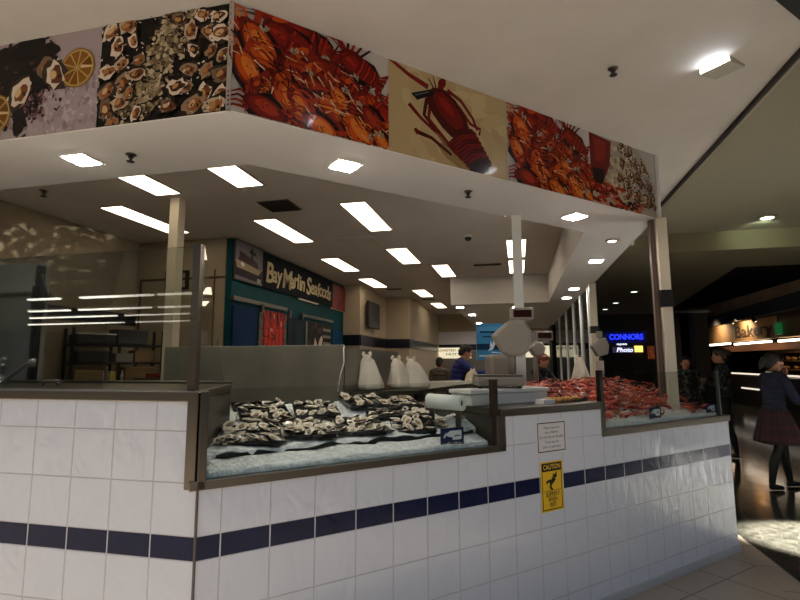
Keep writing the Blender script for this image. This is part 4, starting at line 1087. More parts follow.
# dark rack with boxes, trays and bottles against the left wall
RKA = atan2(.886, .464)
def RK(x, y, z=0.0): return (-3.80+(x+4.08)*.464-(y-3.55)*.886*.6, 3.0+(x+4.08)*.886+(y-3.55)*.464*.6, z)
rk = thing('storage_rack', 'dark storage rack crammed with boxes behind the glass screen on the left', 'rack', RK(-3.5, 3.6))
xr0, xr1, yr0, yr1 = -4.08, -3.0, 3.55, 4.05
for z in (1.27, 1.50, 1.72, .6):
    b = MB(); b.box(RK((xr0+xr1)/2, (yr0+yr1)/2, z), (xr1-xr0, (yr1-yr0)*.6, .025), rz=RKA); b.build('shelf', M_BLACK, rk)
for x in (xr0+.02, -3.55, xr1-.02):
    for y in (yr0+.02, yr1-.02):
        b = MB(); b.box(RK(x, y, .96), (.03, .03, 1.92), rz=RKA); b.build('upright', M_BLACKM, rk)
rr = random.Random(5)
def crate(name, c, d, m, label, cat, lid=None, grp=None, rack=True):
    c = RK(*c) if rack else c; rz_ = RKA if rack else 0
    t = thing(name, label, cat, (c[0], c[1], c[2]-d[2]/2), grp)
    b = MB(); b.box(c, d, rz=rz_); b.build('body', m, t, bevel=.006)
    if lid: b = MB(); b.box((c[0], c[1], c[2]+d[2]/2+.008), (d[0]+.015, d[1]+.015, .016), rz=rz_); b.build('lid', lid, t)
    return t
M_CARD = mat('cardboard', '6d5436', .8); M_CARD2 = mat('cardboard_light', '8a7350', .8); M_DK = mat('dark_grey_tub', '23221f', .5); M_GREY = mat('grey_tub', '6f6c66', .5); M_RED = mat('dull_red', '6b2019', .5); M_ORG = mat('dull_orange', '8a5318', .6)
zt = lambda z, h: z+.0135+h/2
crate('tub', (-3.85, 3.7, zt(1.50, .13)), (.34, .26, .13), M_DK, 'dark tub on the middle rack shelf, left end', 'tub', M_GREY)
crate('tub', (-3.83, 3.72, zt(1.72, .11)), (.42, .3, .11), M_DK, 'black tub with a pale lid on the rack top shelf, left side', 'tub', M_WHITE)
crate('tub', (-3.42, 3.72, zt(1.72, .17)), (.36, .3, .17), M_BLACK, 'black tub heaped on the rack top shelf, right side', 'tub', M_DK)
crate('carton', (-3.5, 3.68, zt(1.50, .11)), (.2, .22, .11), M_GREY, 'grey carton in the middle of the middle rack shelf', 'carton')
crate('carton', (-3.26, 3.68, zt(1.50, .15)), (.24, .22, .15), M_CARD, 'brown carton on the middle rack shelf, right end', 'carton')
crate('carton', (-3.3, 3.68, zt(1.27, .16)), (.36, .22, .16), M_CARD, 'wide brown carton low on the rack at right', 'carton', M_CARD2)
crate('carton', (-3.88, 3.68, zt(1.27, .14)), (.3, .22, .14), M_CARD2, 'pale brown carton low on the rack at left', 'carton')
crate('label_card', (-3.58, 3.60, zt(1.27, .12)), (.11, .02, .12), mat('yellow_card', 'b3a04a', .6), 'small yellow card leaning in the middle of the rack', 'card')
def bottle(c, h, r, m, label, capm=None):
    c = RK(*c)
    t = thing('bottle', label, 'bottle', c)
    b = MB(); b.lathe(c, [(r, .001), (r, h*.62), (r*.45, h*.78), (r*.4, h*.9)], 12); b.build('body', m, t)
    b = MB(); b.lathe((c[0], c[1], c[2]+h*.9), [(r*.5, 0), (r*.5, h*.1)], 10); b.build('cap', capm or M_RED, t)
WZ = 1.2845
bottle((-3.72, 3.62, WZ), .15, .03, mat('pale_bottle', 'a89a86', .4), 'pale bottle with a red cap at the left of the low rack shelf')
bottle((-3.66, 3.64, WZ), .17, .028, M_GREY, 'grey bottle standing left of the yellow card', M_WHITE)
bottle((-3.49, 3.61, WZ), .13, .02, mat('white_bottle', 'cfc8ba', .4), 'slim white bottle standing right of the yellow card', M_WHITE)
t = thing('tool_bundle', 'bundle of orange and red handled tools at the right end of the rack', 'tools', (-3.18, 4.05, 0))
b = MB(); b.box((-3.17, 4.05, .7), (.2, .2, 1.4)); b.build('bin', M_BLACK, t, bevel=.02)
for i in range(8):
    x = -3.24+.02*i; b = MB(); b.tube([(x, 4.05, 1.40), (x+rr.uniform(-.05, .05), 4.03, 1.55), (x+rr.uniform(-.08, .08), 4.02, 1.62+rr.uniform(0, .1))], [.01, .012, .016], 6); b.build('handle', (M_ORG, M_RED, M_CARD)[i % 3], t)
crate('red_tray', (-2.75, 3.3, 1.36), (.38, .2, .05), M_RED, 'dull red tray on the back bench left of the steel panel', 'tray', rack=False)
b = MB(); b.box((-2.75, 3.35, 1.31), (.6, .42, .04)); b.box((-2.75, 3.35, .645), (.55, .36, 1.29)); tag(b.build('back_bench', M_STEELD), 'low steel bench under the red tray at the back left', 'bench')

# ------------------------------------------------------------------ crushed ice beds
def noise2(r0, n):
    g = [[random.Random(r0*1000+i*37+j).uniform(-1, 1) for j in range(n+2)] for i in range(n+2)]
    def f(x, y):
        x = (x*n) % n; y = (y*n) % n; i = int(x); j = int(y); a = x-i; b_ = y-j; a = a*a*(3-2*a); b_ = b_*b_*(3-2*b_)
        return (g[i][j]*(1-a)+g[i+1][j]*a)*(1-b_)+(g[i][j+1]*(1-a)+g[i+1][j+1]*a)*b_
    return f
N1 = noise2(1, 7); N2 = noise2(2, 31); N3 = noise2(3, 63)
def ice_obj(name, poly, hfun, zb, label, m=M_ICE, step=.022):
    s0 = min(p[0] for p in poly); s1 = max(p[0] for p in poly); v0 = min(p[1] for p in poly); v1 = max(p[1] for p in poly)
    def inside(s, v):
        c = False
        for i in range(len(poly)):
            (x1, y1), (x2, y2) = poly[i-1], poly[i]
            if (y1 > v) != (y2 > v) and s < (x2-x1)*(v-y1)/(y2-y1)+x1: c = not c
        return c
    ns = int((s1-s0)/step)+1; nv = int((v1-v0)/step)+1
    b = MB(); idx = {}; vs = []; fs = []
    def vert(i, j, top):
        k = (i, j, top)
        if k not in idx:
            s = min(s1, s0+i*step); v = min(v1, v0+j*step); idx[k] = len(vs); vs.append(B(s, v, hfun(s, v) if top else zb))
        return idx[k]
    cells = {(i, j) for i in range(ns) for j in range(nv) if inside(s0+(i+.5)*step, v0+(j+.5)*step)}
    for (i, j) in cells:
        fs.append((vert(i, j, 1), vert(i+1, j, 1), vert(i+1, j+1, 1), vert(i, j+1, 1)))
        fs.append((vert(i, j, 0), vert(i, j+1, 0), vert(i+1, j+1, 0), vert(i+1, j, 0)))
        for (di, dj, a, c) in ((0, -1, (i, j), (i+1, j)), (1, 0, (i+1, j), (i+1, j+1)), (0, 1, (i+1, j+1), (i, j+1)), (-1, 0, (i, j+1), (i, j))):
            if (i+di, j+dj) not in cells: fs.append((vert(*a, 0), vert(*c, 0), vert(*c, 1), vert(*a, 1)))
    b.raw(vs, fs, 0, True); o = b.build(name, m)
    return tag(o, label, 'ice', kind='stuff')
def hL(s, v):
    d = v-.16
    z = 1.106+.128*max(0, d/.8)**.95+.012*N1(s*.6, v*.6)+.006*N2(s*.5, v*.5)
    for (cs_, cv_, rs, rv, h) in ((.98, .83, .14, .14, .02), (1.27, .38, .16, .06, .04), (1.50, .27, .08, .09, .06), (1.02, .32, .1, .1, .015), (.18, .2, .12, .08, .02)):
        k = ((s-cs_)/rs)**2+((v-cv_)/rv)**2
        if k < 4: z += h*math.exp(-k)
    return z+.004*N3(s, v)
iceL = [(.02, .165), (1.57, .165), (1.57, .94), (.25, 1.04), (.29, .76)]
ice_obj('ice_bed', iceL, hL, 1.005, 'sloping crushed ice under the oyster trays in the left case')
def hF(s, v):
    return 1.062+.028*max(0, (v-.03)/.1)+.008*N1(s*.8+.3, v)+.004*N2(s*.7, v*.5+.2)
ice_obj('ice_front', [(.035, .03), (1.54, .03), (1.54, .14), (.06, .14)], hF, 1.005, 'low strip of crushed ice against the front glass of the oyster case')
# crumpled black liner edge between both
b = MB(); rr = random.Random(4); pts = []
n_ = 64
for i in range(n_+1):
    s = .10+1.42*i/n_; up_ = 1.112+.004*sin(i*.9)+.012*N1(i/n_*1.9, .3)+.01*i/n_-.006
    if .24 < s < .27 or .38 < s < .40: up_ -= .02
    pts.append((s, up_))
vs = []; fs = []
for (s, z) in pts:
    q_ = [B(s, .140+.004*sin(s*40), 1.06), B(s, .143+.004*sin(s*33), z), B(s, .154, z+.003*sin(s*50)), B(s, .158, 1.06)]
    vs += q_
for i in range(n_):
    for k in range(4): fs.append((i*4+k, (i+1)*4+k, (i+1)*4+(k+1) % 4, i*4+(k+1) % 4))
fs += [(0, 1, 2, 3), tuple(n_*4+k for k in (3, 2, 1, 0))]
b.raw(vs, fs, 0, False)
tag(b.build('plastic_liner', M_BLACK), 'crumpled black plastic liner edge running along the ice in the oyster case', 'liner')

# ------------------------------------------------------------------ oysters
M_SH = [mat('oyster_shell_dark', '453c33', .55, bump=(90, .5, .004)), mat('oyster_shell_grey', '7a6d5e', .55, bump=(90, .5, .004))]
M_NACRE = mat('oyster_nacre', 'd8ccba', .18, coat=.5)
M_MEAT = [mat('oyster_meat', '9c8266', .12, coat=.8), mat('oyster_meat_pale', 'c7b497', .12, coat=.8), mat('oyster_meat_dark', '5d4a38', .12, coat=.8)]
def oyster_mesh(seed):
    r = random.Random(seed); b = MB(); n = 14; L = .040; W = .028
    ph = [r.uniform(0, 6) for _ in range(3)]
    def ring(k, z, jit):
        o = []
        for i in range(n):
            a = 2*pi*i/n; e_ = 1+.25*cos(a)*.5
            rr_ = k*(1+jit*sin(3*a+ph[0])+jit*.8*sin(5*a+ph[1])+r.uniform(-jit, jit)*.6)
            o.append(Vector((L*rr_*cos(a), W*rr_*sin(a)*(1-.18*cos(a)), z+r.uniform(-.002, .002)*(1 if jit > .05 else 0))))
        return o
    R_ = [ring(.35, 0, .02), ring(.8, .005, .06), ring(1.08, .014, .11), ring(.95, .0155, .09), ring(.62, .0085, .05)]
    vs = [p for q_ in R_ for p in q_]; fs = []; ms = []
    for j in range(4):
        for i in range(n):
            b_ = (j*n+i, j*n+(i+1) % n, (j+1)*n+(i+1) % n, (j+1)*n+i); fs.append(b_); ms.append(0 if j < 2 else 1)
    fs.append(tuple(reversed(range(n)))); ms.append(0); fs.append(tuple(4*n+i for i in range(n))); ms.append(1)
    b.raw(vs, fs, 0, True); b.m = ms
    ctr = Vector((r.uniform(-.004, .004), r.uniform(-.003, .003), .0115))
    b.ell(ctr, (L*.58, W*.5, .0065), 10, 6, 2, Euler((r.uniform(-.2, .2), r.uniform(-.2, .2), r.uniform(0, 1))))
    b.ell(ctr+Vector((.007, .003, .003)), (L*.22, W*.2, .0045), 8, 5, 2)
    return b
oys = []
for i in range(8):
    o = oyster_mesh(50+i).build('oyster', [M_SH[i % 2], M_NACRE, M_MEAT[i % 3]]); oys.append(o)
used = set()
OY_TOTAL = [0]
def put_oyster(p, rot, label, group):
    k = R.randrange(8)
    if k not in used: o = oys[k]; used.add(k)
    else: o = oys[k].copy(); COL.objects.link(o)
    o.location = p; o.rotation_euler = rot; s = R.uniform(.6, .95); o.scale = (s, s, s*R.uniform(.8, 1.15))
    tag(o, label, 'oyster', group); OY_TOTAL[0] += 1
M_TRAY = mat('black_tray', '0e0d0d', .3)
def tray(s, v, w, d, rz, n, m, dz, where, tiltx=None):
    """black tray heaped with oysters, lying on the ice slope; local x along s, y along v"""
    sl = atan2(hL(s, v+d*.45)-hL(s, v-d*.45), d*.9) if tiltx is None else tiltx
    rot = (Matrix.Rotation(radians(45)+rz, 3, 'Z') @ Matrix.Rotation(sl, 3, 'X'))
    zz = max(hL(s+a, v+c) - c*math.tan(sl) for a in (-w/2, 0, w/2) for c in (-d/2, 0, d/2))
    base = B(s, v, hL(s, v)+dz*.7)
    t = thing('oyster_tray', 'black tray of open oysters, '+where, 'tray', base, 'black trays of oysters')
    t.rotation_euler = rot.to_euler()
    b = MB(); hw, hd, h, th = w/2, d/2, .022, .004
    b.box((0, 0, .003), (w, d, .006)); b.build('tray_base', M_TRAY, t, local=True)
    b = MB()
    o4 = [(-hw, -hd), (hw, -hd), (hw, hd), (-hw, hd)]; i4 = [(-hw+th, -hd+th), (hw-th, -hd+th), (hw-th, hd-th), (-hw+th, hd-th)]
    vs = [(x, y, .0061) for x, y in o4]+[(x*1.03, y*1.03, h) for x, y in o4]+[(x*1.03, y*1.03, h) for x, y in i4]+[(x, y, .0061) for x, y in i4]
    b.raw(vs, [(j*4+i, j*4+(i+1) % 4, ((j+1) % 4)*4+(i+1) % 4, ((j+1) % 4)*4+i) for j in range(4) for i in range(4)], 0, False); b.build('rim', M_TRAY, t, local=True)
    for i in range(n):
        for j in range(m):
            x = -hw+th+(i+.5)*(w-2*th)/n+R.uniform(-.006, .006); y = -hd+th+(j+.5)*(d-2*th)/m+R.uniform(-.006, .006)
            q_ = base+rot @ Vector((x, y, .010+R.uniform(0, .022)))
            e_ = (rot @ Euler((R.gauss(0, .28), R.gauss(0, .28), R.uniform(0, 6.28))).to_matrix()).to_euler()
            put_oyster(q_, e_, 'open oyster on the tray '+where.split(',')[0], 'oysters on the tray '+where.split(',')[0][:60])
tz = radians(-15)
tray(.30, .33, .27, .26, tz, 5, 5, .012, 'at the front left end of the case')
tray(.46, .66, .27, .28, tz*.6, 5, 5, .012, 'at the back left end of the case')
tray(.50, .93, .30, .16, tz*.5, 5, 2, .012, 'at the very back left under the steel panel')
tray(.60, .35, .25, .26, tz*1.2, 5, 5, .014, 'second from left along the front')
tray(.77, .68, .25, .27, tz, 4, 5, .03, 'tipped up in the back row left of the bare ice')
tray(.88, .33, .25, .24, tz*1.2, 5, 4, .012, 'in the front row below the bare ice')
tray(1.14, .78, .26, .24, tz*.4, 5, 4, .035, 'raised in the back row right of the bare ice')
tray(1.13, .50, .20, .22, tz*1.6, 3, 4, .014, 'in the middle of the right half')
tray(1.19, .28, .24, .17, tz*1.5, 4, 3, .012, 'behind the navy price ticket')
tray(1.41, .76, .24, .22, tz*.4, 4, 4, .014, 'at the back right below the paper roll')
tray(1.37, .52, .16, .14, tz*1.2, 3, 2, .012, 'at the right end of the case')
for i in range(62):
    s = R.uniform(.12, 1.5); v = R.choice((.24, .26, .95, .52, .5, .36))+R.uniform(-.03, .04)
    if .9 < s < 1.06 and v > .7: continue
    put_oyster(B(s, v, hL(s, v)+.006), (R.uniform(-.4, .4), R.uniform(-.4, .4), R.uniform(0, 6)), 'loose open oyster lying on the bare ice between the trays', 'loose oysters on the ice')

# ------------------------------------------------------------------ cooked prawns and crabs
def hR(s, v):
    d = v-.05
    return 1.09+.185*max(0, d/.85)**.9+.010*N1(s*.5+.2, v*.6)+.005*N2(s*.4, v*.5)
ice_obj('ice_bed', [(2.525, .03), (3.98, .03), (3.98, .94), (2.525, .94)], hR, 1.005, 'crushed ice under the red seafood in the right case', step=.03)
M_PR = [mat('prawn_red', 'c8432a', .3, coat=.4, noise=(60, '9a2a1a', .35, .65)), mat('prawn_dark_red', 'a82c1c', .3, coat=.4, noise=(60, '7a1c12', .35, .65)), mat('prawn_pink', 'd8745a', .3, coat=.4, noise=(60, 'c04a34', .35, .65)), mat('prawn_orange', 'd05c34', .3, coat=.4)]
M_PALE = mat('prawn_pale', 'ecc4b0', .35)
def prawn_mesh(seed):
    r = random.Random(seed); b = MB(); pts = []; rad = []
    n = 11; rr_ = r.uniform(.026, .034)
    for i in range(n):
        t_ = i/(n-1); a = -.2+t_*(2.6+r.uniform(-.3, .4))
        pts.append(Vector((rr_*sin(a)+.018*(1-t_), rr_*(1-cos(a))-.03, .010+.002*sin(t_*5))))
        rad.append((.0085*(1-t_)+.004 if i > 2 else (.004, .0075, .0095)[i])*(1.0+(.12 if i % 2 else -.05)))
    b.tube(pts, rad, 7, 0)
    e_ = pts[-1]; d = (pts[-1]-pts[-2]).normalized(); s_ = Vector((-d.y, d.x, 0))
    for k in (-1, 0, 1):
        q_ = e_+d*.018+s_*k*.010
        b.raw([e_-s_*.003+Vector((0, 0, .002)), e_+s_*.003+Vector((0, 0, .002)), q_+s_*.005, q_-s_*.005, e_-Vector((0, 0, .002)), q_-Vector((0, 0, .003))], [(0, 1, 2, 3), (0, 3, 5, 4), (1, 4, 5, 2), (3, 2, 5), (0, 4, 1)], 0, False)
    h = pts[0]
    for k in range(3):
        q_ = h+Vector((-.02-.02*k, -.012+.014*k+r.uniform(-.01, .01), .008*k))
        b.tube([h, (h+q_)/2+Vector((0, 0, .008)), q_], [.0016, .0013, .0008], 4, 1)
    for k in range(5):
        p_ = pts[2+k]; inner = Vector((0, .0, 0))
        c_in = (p_+(Vector((0, rr_-.03, .01))-p_)*.45)
        b.tube([p_, c_in+Vector((r.uniform(-.004, .004), 0, -.003))], [.0022, .001], 4, 1)
    return b
def crab_mesh(seed):
    r = random.Random(seed); b = MB()
    b.ell((0, 0, .02), (.058, .038, .016), 14, 8, 0)
    for s_ in (-1, 1):
        b.ell((s_*.056, .004, .02), (.014, .006, .005), 8, 5, 0)
        for k in range(4):
            y = .012-.014*k
            b.tube([(s_*.04, y, .016), (s_*.075, y-.006*k+.004, .026), (s_*.10, y-.012*k-.012, .006)], [.0055, .0045, .002], 6, 1)
        b.tube([(s_*.036, .024, .018), (s_*.07, .045, .022), (s_*.055, .066, .018)], [.007, .008, .009], 7, 0)
        b.ell((s_*.036, .078, .018), (.02, .010, .009), 8, 6, 0, Euler((0, 0, -s_*.5)))
        b.tube([(s_*.022, .08, .02), (s_*.004, .078, .018)], [.005, .0015], 5, 1)
        b.ell((s_*.012, .036, .028), (.003, .003, .004), 6, 4, 2)
    return b
prs = [prawn_mesh(80+i).build('prawn', [M_PR[i % 4], M_PR[(i+1) % 3] if i % 3 else M_PALE]) for i in range(8)]
cbs = [crab_mesh(90+i).build('crab', [M_PR[(0, 3, 1)[i]], M_PR[(2, 2, 0)[i]], M_BLACK]) for i in range(3)]
usep = set()
def put(lst, p, rot, label, cat, group, sc):
    k = R.randrange(len(lst)); key = (id(lst), k)
    if key not in usep: o = lst[k]; usep.add(key)
    else: o = lst[k].copy(); COL.objects.link(o)
    o.location = p; o.rotation_euler = rot; o.scale = (sc,)*3
    tag(o, label, cat, group)
# crabs first, prawns heaped around and over them
cr_spots = []
for i in range(46):
    s = R.uniform(2.6, 3.9); v = R.uniform(.16, .9)
    if all((s-a)**2+(v-c)**2 > .012 for a, c in cr_spots): cr_spots.append((s, v))
for (s, v) in cr_spots:
    put(cbs, B(s, v, hR(s, v)+R.uniform(.006, .03)), (R.uniform(-.4, .5), R.uniform(-.4, .4), R.uniform(0, 6.28)), 'small cooked red crab lying among the prawns in the right case', 'crab', 'red crabs in the right case', R.uniform(.8, 1.15))
npr = 0
while npr < 275:
    s = R.uniform(2.55, 3.93); v = .07+.85*R.random()**1.2
    # bare ice patches near the front
    if v < .2 and (2.74 < s < 2.86 or 3.42 < s < 3.60): continue
    if v < .3 and 3.66 < s < 3.86: continue
    if .36 < v < .44 and 2.6 < s < 2.75: continue
    h_ = R.uniform(.006, .065) if v > .22 else R.uniform(.002, .02)
    put(prs, B(s, v, hR(s, v)+h_), (R.uniform(-.7, .7), R.uniform(-.6, .6), R.uniform(0, 6.28)), 'cooked red prawn heaped on the ice in the right case', 'prawn', 'red prawns in the right case', R.uniform(.95, 1.5)); npr += 1
p_ = B(2.88, .16, hR(2.88, .16)+.024); t = MB(); t.ell(p_, (.03, .03, .026), 14, 9); 
tag(t.build('lemon_half', mat('lemon_skin', 'd59a5a', .4)), 'pale orange lemon half at the front of the red seafood beside the ticket', 'lemon')
# trays of red seafood on the middle counter
for k, (s, v, w_, d_) in enumerate(((2.36, .42, .24, .34), (2.37, .16, .22, .13))):
    lb = ('large steel tray of red crabs and prawns on the middle counter behind the gloves', 'shallow steel tray of pinkish prawns at the edge of the middle counter')[k]
    t = thing('steel_tray', lb, 'tray', B(s, v, 1.236))
    b = MB(); b.bbox(s-w_/2, s+w_/2, v-d_/2, v+d_/2, 1.2365, 1.241); b.build('tray_base', M_STEEL, t)
    b = MB()
    for q_ in ((s-w_/2, s-w_/2+.006, v-d_/2, v+d_/2), (s+w_/2-.006, s+w_/2, v-d_/2, v+d_/2), (s-w_/2, s+w_/2, v-d_/2, v-d_/2+.006), (s-w_/2, s+w_/2, v+d_/2-.006, v+d_/2)): b.bbox(*q_, 1.2415, 1.258)
    b.build('rim', M_STEEL, t)
    for i in range((44, 12)[k]):
        a = R.uniform(-.42, .42)*w_; c = R.uniform(-.42, .42)*d_
        put(prs, B(s+a, v+c, 1.2495+R.uniform(0, .045 if k == 0 else .01)), (R.uniform(-.6, .6), R.uniform(-.6, .6), R.uniform(0, 6.28)), ('cooked red prawn on the large steel tray of the middle counter', 'pinkish prawn on the shallow steel tray of the middle counter')[k], 'prawn', ('prawns on the large steel tray', 'prawns on the shallow steel tray')[k], R.uniform(.9, 1.3))
    if k == 0:
        for i in range(6):
            put(cbs, B(s+R.uniform(-.08, .08), v+R.uniform(-.12, .14), 1.27+R.uniform(0, .03)), (R.uniform(-.4, .4), R.uniform(-.4, .4), R.uniform(0, 6)), 'small red crab on the large steel tray of the middle counter', 'crab', 'crabs on the large steel tray', .95)

# ------------------------------------------------------------------ people
def fused(b, voxel, smooth=4):
    """one continuous skin over overlapping limb shapes"""
    me = bpy.data.meshes.new('t'); me.from_pydata([tuple(p) for p in b.v], [], b.f); me.update()
    o = bpy.data.objects.new('t', me); COL.objects.link(o)
    r = o.modifiers.new('r', 'REMESH'); r.mode = 'VOXEL'; r.voxel_size = voxel
    s = o.modifiers.new('s', 'SMOOTH'); s.factor = .5; s.iterations = smooth
    bpy.context.view_layer.update()
    out = bpy.data.meshes.new_from_object(o.evaluated_get(bpy.context.evaluated_depsgraph_get()))
    bpy.data.objects.remove(o); bpy.data.meshes.remove(me)
    return out
def limb(b, pts, rad, n=12):
    b.tube(pts, rad, n)
    for p, r in zip(pts, rad): b.ell(p, (r, r, r), 10, 8)
def hand(b, wrist, d, palm_n, k, curl=.6):
    d = Vector(d).normalized(); pn = Vector(palm_n).normalized(); side = d.cross(pn).normalized(); w = Vector(wrist)
    b.ell(w+d*.045*k, (.001, .001, .001)); 
    for f in range(5):
        q = w+d*(.02+.0)*k+side*(f-2)*.014*k
        b.tube([q, q+d*.06*k], [.014*k, .013*k], 8)
    for f in range(4):
        L = (.064, .075, .07, .054)[f]*k; o = w+d*.075*k+side*(-1.5+f)*.019*k
        p1 = o+(d*cos(curl*.5)+pn*sin(curl*.5))*L*.45; p2 = p1+(d*cos(curl*1.3)+pn*sin(curl*1.3))*L*.32; p3 = p2+(d*cos(curl*2)+pn*sin(curl*2))*L*.25
        limb(b, [o-d*.02*k, p1, p2, p3], [.0095*k, .009*k, .0085*k, .0075*k], 8)
    o = w+d*.03*k-side*.03*k
    p1 = o+(d*.7-side*.7+pn*.25).normalized()*.035*k; p2 = p1+(d*.9-side*.15+pn*.35).normalized()*.03*k
    limb(b, [o, p1, p2], [.012*k, .0105*k, .009*k], 8)
def person(label, loc, rz, Hh, pal, arms, feet=((-.08, .085), (.1, -.085)), lean=0.0, look=0.0, nod=0.0, hair='short', skirt=False, voxel=.011, female=False, pattern=None):
    """faces local +x; arms: ((elbow),(wrist),(hand dir),(palm)) left and right in body units of height 1.6"""
    k = Hh/1.6
    t = thing('person', label, 'person', loc, None, rz)
    def V(x, y, z): 
        # lean about the hips
        if z > .84:
            dz = z-.84; return Vector((x+dz*sin(lean), y, .84+dz*cos(lean)))*k
        return Vector((x, y, z))*k
    sw = .155 if female else .175
    b = MB(); top = MB()
    knees = []
    for (fx, fy) in feet:
        hip = V(0, fy*.95, .84); kn = V(fx*.55+.03, fy, .46); an = V(fx-.02, fy, .085)
        limb(b, [hip, (hip+kn)/2+Vector((.01, 0, 0))*k, kn, (kn+an)/2+Vector((-.018, 0, .03))*k, an], [.085*k, .070*k, .050*k, .049*k, .034*k])
        b.tube([an+Vector((-.03, 0, -.05))*k, an+Vector((.05, 0, -.05))*k, an+Vector((.13, 0, -.06))*k], [.032*k, .034*k, .024*k], 10)
    hipw = .105 if female else .1
    def torso(m, g):
        for (z, rx, ry) in ((.84, .10, .145), (.92, .098, .14), (1.0, .09, .122), (1.08, .095, .128), (1.16, .105, .143), (1.24, .105, .150), (1.30, .085, .13)):
            m.ell(V(0, 0, z), (rx*k+g, ry*k+g, .065*k+g), 16, 10)
        if female: m.ell(V(.075, .06, 1.19), (.05*k+g,)*3, 12, 8); m.ell(V(.075, -.06, 1.19), (.05*k+g,)*3, 12, 8)
        m.tube([V(0, -sw, 1.285), V(0, 0, 1.325), V(0, sw, 1.285)], [.052*k+g, .062*k+g, .052*k+g], 12)
    torso(b, -.012); torso(top, .014)
    # neck, head
    hc = V(.02+.0, 0, 1.485)+Vector((.02*sin(nod), 0, -.01*sin(nod)))*k
    limb(b, [V(-.01, 0, 1.31), V(.0, 0, 1.36), hc-Vector((.012, 0, .06))*k], [.055*k, .048*k, .047*k])
    Mh = Euler((0, nod, look)).to_matrix()
    def Hd(x, y, z): return hc+Mh @ (Vector((x, y, z))*k)
    rot = Euler((0, nod, look))
    b.ell(Hd(-.008, 0, .025), (.096*k, .074*k, .09*k), 20, 14, 0, rot)       # skull
    b.ell(Hd(.035, 0, -.03), (.055*k, .056*k, .075*k), 16, 12, 0, rot)       # face
    b.ell(Hd(.05, 0, -.082), (.032*k, .034*k, .026*k), 12, 8, 0, rot)        # chin
    b.tube([Hd(.078, 0, .012), Hd(.092, 0, -.012), Hd(.104, 0, -.030), Hd(.088, 0, -.04)], [.009*k, .010*k, .0125*k, .011*k], 8)  # nose
    b.ell(Hd(.083, 0, -.058), (.012*k, .024*k, .007*k), 10, 6, 0, rot); b.ell(Hd(.081, 0, -.068), (.012*k, .021*k, .008*k), 10, 6, 0, rot)
    for s in (-1, 1):
        b.ell(Hd(.078, s*.03, .022), (.012*k, .022*k, .006*k), 8, 6, 0, rot)  # brow
        b.ell(Hd(-.005, s*.076, -.012), (.018*k, .009*k, .03*k), 10, 8, 0, rot)  # ear
    for (el, wr, hd_, pn), s in zip(arms, (1, -1)):
        sh = V(0, s*sw, 1.285); e = V(*el); w = V(*wr)
        limb(b, [sh, (sh+e)/2, e, (e*.6+w*.4), w], [.05*k, .043*k, .037*k, .034*k, .024*k])
        limb(top, [sh, (sh+e)/2, e, (e*.6+w*.4), e*.12+w*.88], [.062*k, .055*k, .05*k, .047*k, .036*k])
        hand(b, w, hd_, pn, k)
    me = fused(b, voxel)
    ms = [M_SKIN, pal['legs'], pal['shoes'], M_SKIN]
    for m in ms[:3]: me.materials.append(m)
    cut = .90*k
    for p in me.polygons:
        p.use_smooth = True; z = p.center.z
        r_ = sqrt(p.center.x**2+p.center.y**2)
        p.material_index = 2 if z < .07*k else (1 if (z < cut and abs(p.center.y) < .2*k and p.center.x < .2*k) else 0)
    bo = bpy.data.objects.new('body', me); COL.objects.link(bo); bo.parent = t
    me = fused(top, voxel); me.materials.append(pal['top'])
    for p in me.polygons: p.use_smooth = True
    o = bpy.data.objects.new('jumper' if skirt else 'shirt', me); COL.objects.link(o); o.parent = t
    for s in (-1, 1):
        e_ = MB(); e_.ell(Hd(.076, s*.03, .006), (.010*k, .014*k, .008*k), 10, 8, 0, rot); e_.ell(Hd(.083, s*.03, .006), (.004*k, .006*k, .006*k), 8, 6, 1, rot)
        e_.build('eye', [mat('eye_white', 'c9c4bd', .3), mat('eye_dark', '1a1310', .2)], t, local=True)
    h = MB()
    h.ell(Hd(-.02, 0, .04), (.10*k, .086*k, .092*k), 20, 12, 0, rot); h.ell(Hd(.035, 0, .085), (.05*k, .062*k, .035*k), 14, 8, 0, rot); h.ell(Hd(-.07, 0, -.01), (.05*k, .075*k, .08*k), 14, 10, 0, rot)
    if hair == 'long':
        limb(h, [Hd(-.09, 0, .03), Hd(-.125, .0, .0), Hd(-.15, 0, -.06), Hd(-.155, 0, -.12)], [.035*k, .045*k, .036*k, .015*k])
        limb(h, [Hd(-.05, 0, .0), Hd(-.075, 0, -.06)], [.07*k, .05*k])
    if hair == 'bun': h.ell(Hd(-.11, 0, .05), (.05*k, .05*k, .05*k), 12, 8)
    me = fused(h, voxel, 3); me.materials.append(pal['hair'])
    for p in me.polygons: p.use_smooth = True
    o = bpy.data.objects.new('hair', me); COL.objects.link(o); o.parent = t
    if pal.get('collar'):
        c = MB(); pts = []
        for i in range(17):
            a = 2*pi*i/16; pts.append(V(.0+.062*cos(a), .064*sin(a), 1.345-.022*cos(a)))
        c.tube(pts, .014*k, 8); c.build('collar', pal['collar'], t, local=True)
        c = MB(); c.raw([V(.06, .01, 1.34), V(.10, .06, 1.30), V(.075, .075, 1.33), V(.06, -.01, 1.34), V(.10, -.06, 1.30), V(.075, -.075, 1.33)], [(0, 1, 2), (3, 5, 4)], 0, False); c.build('collar_wing', pal['collar'], t, local=True)
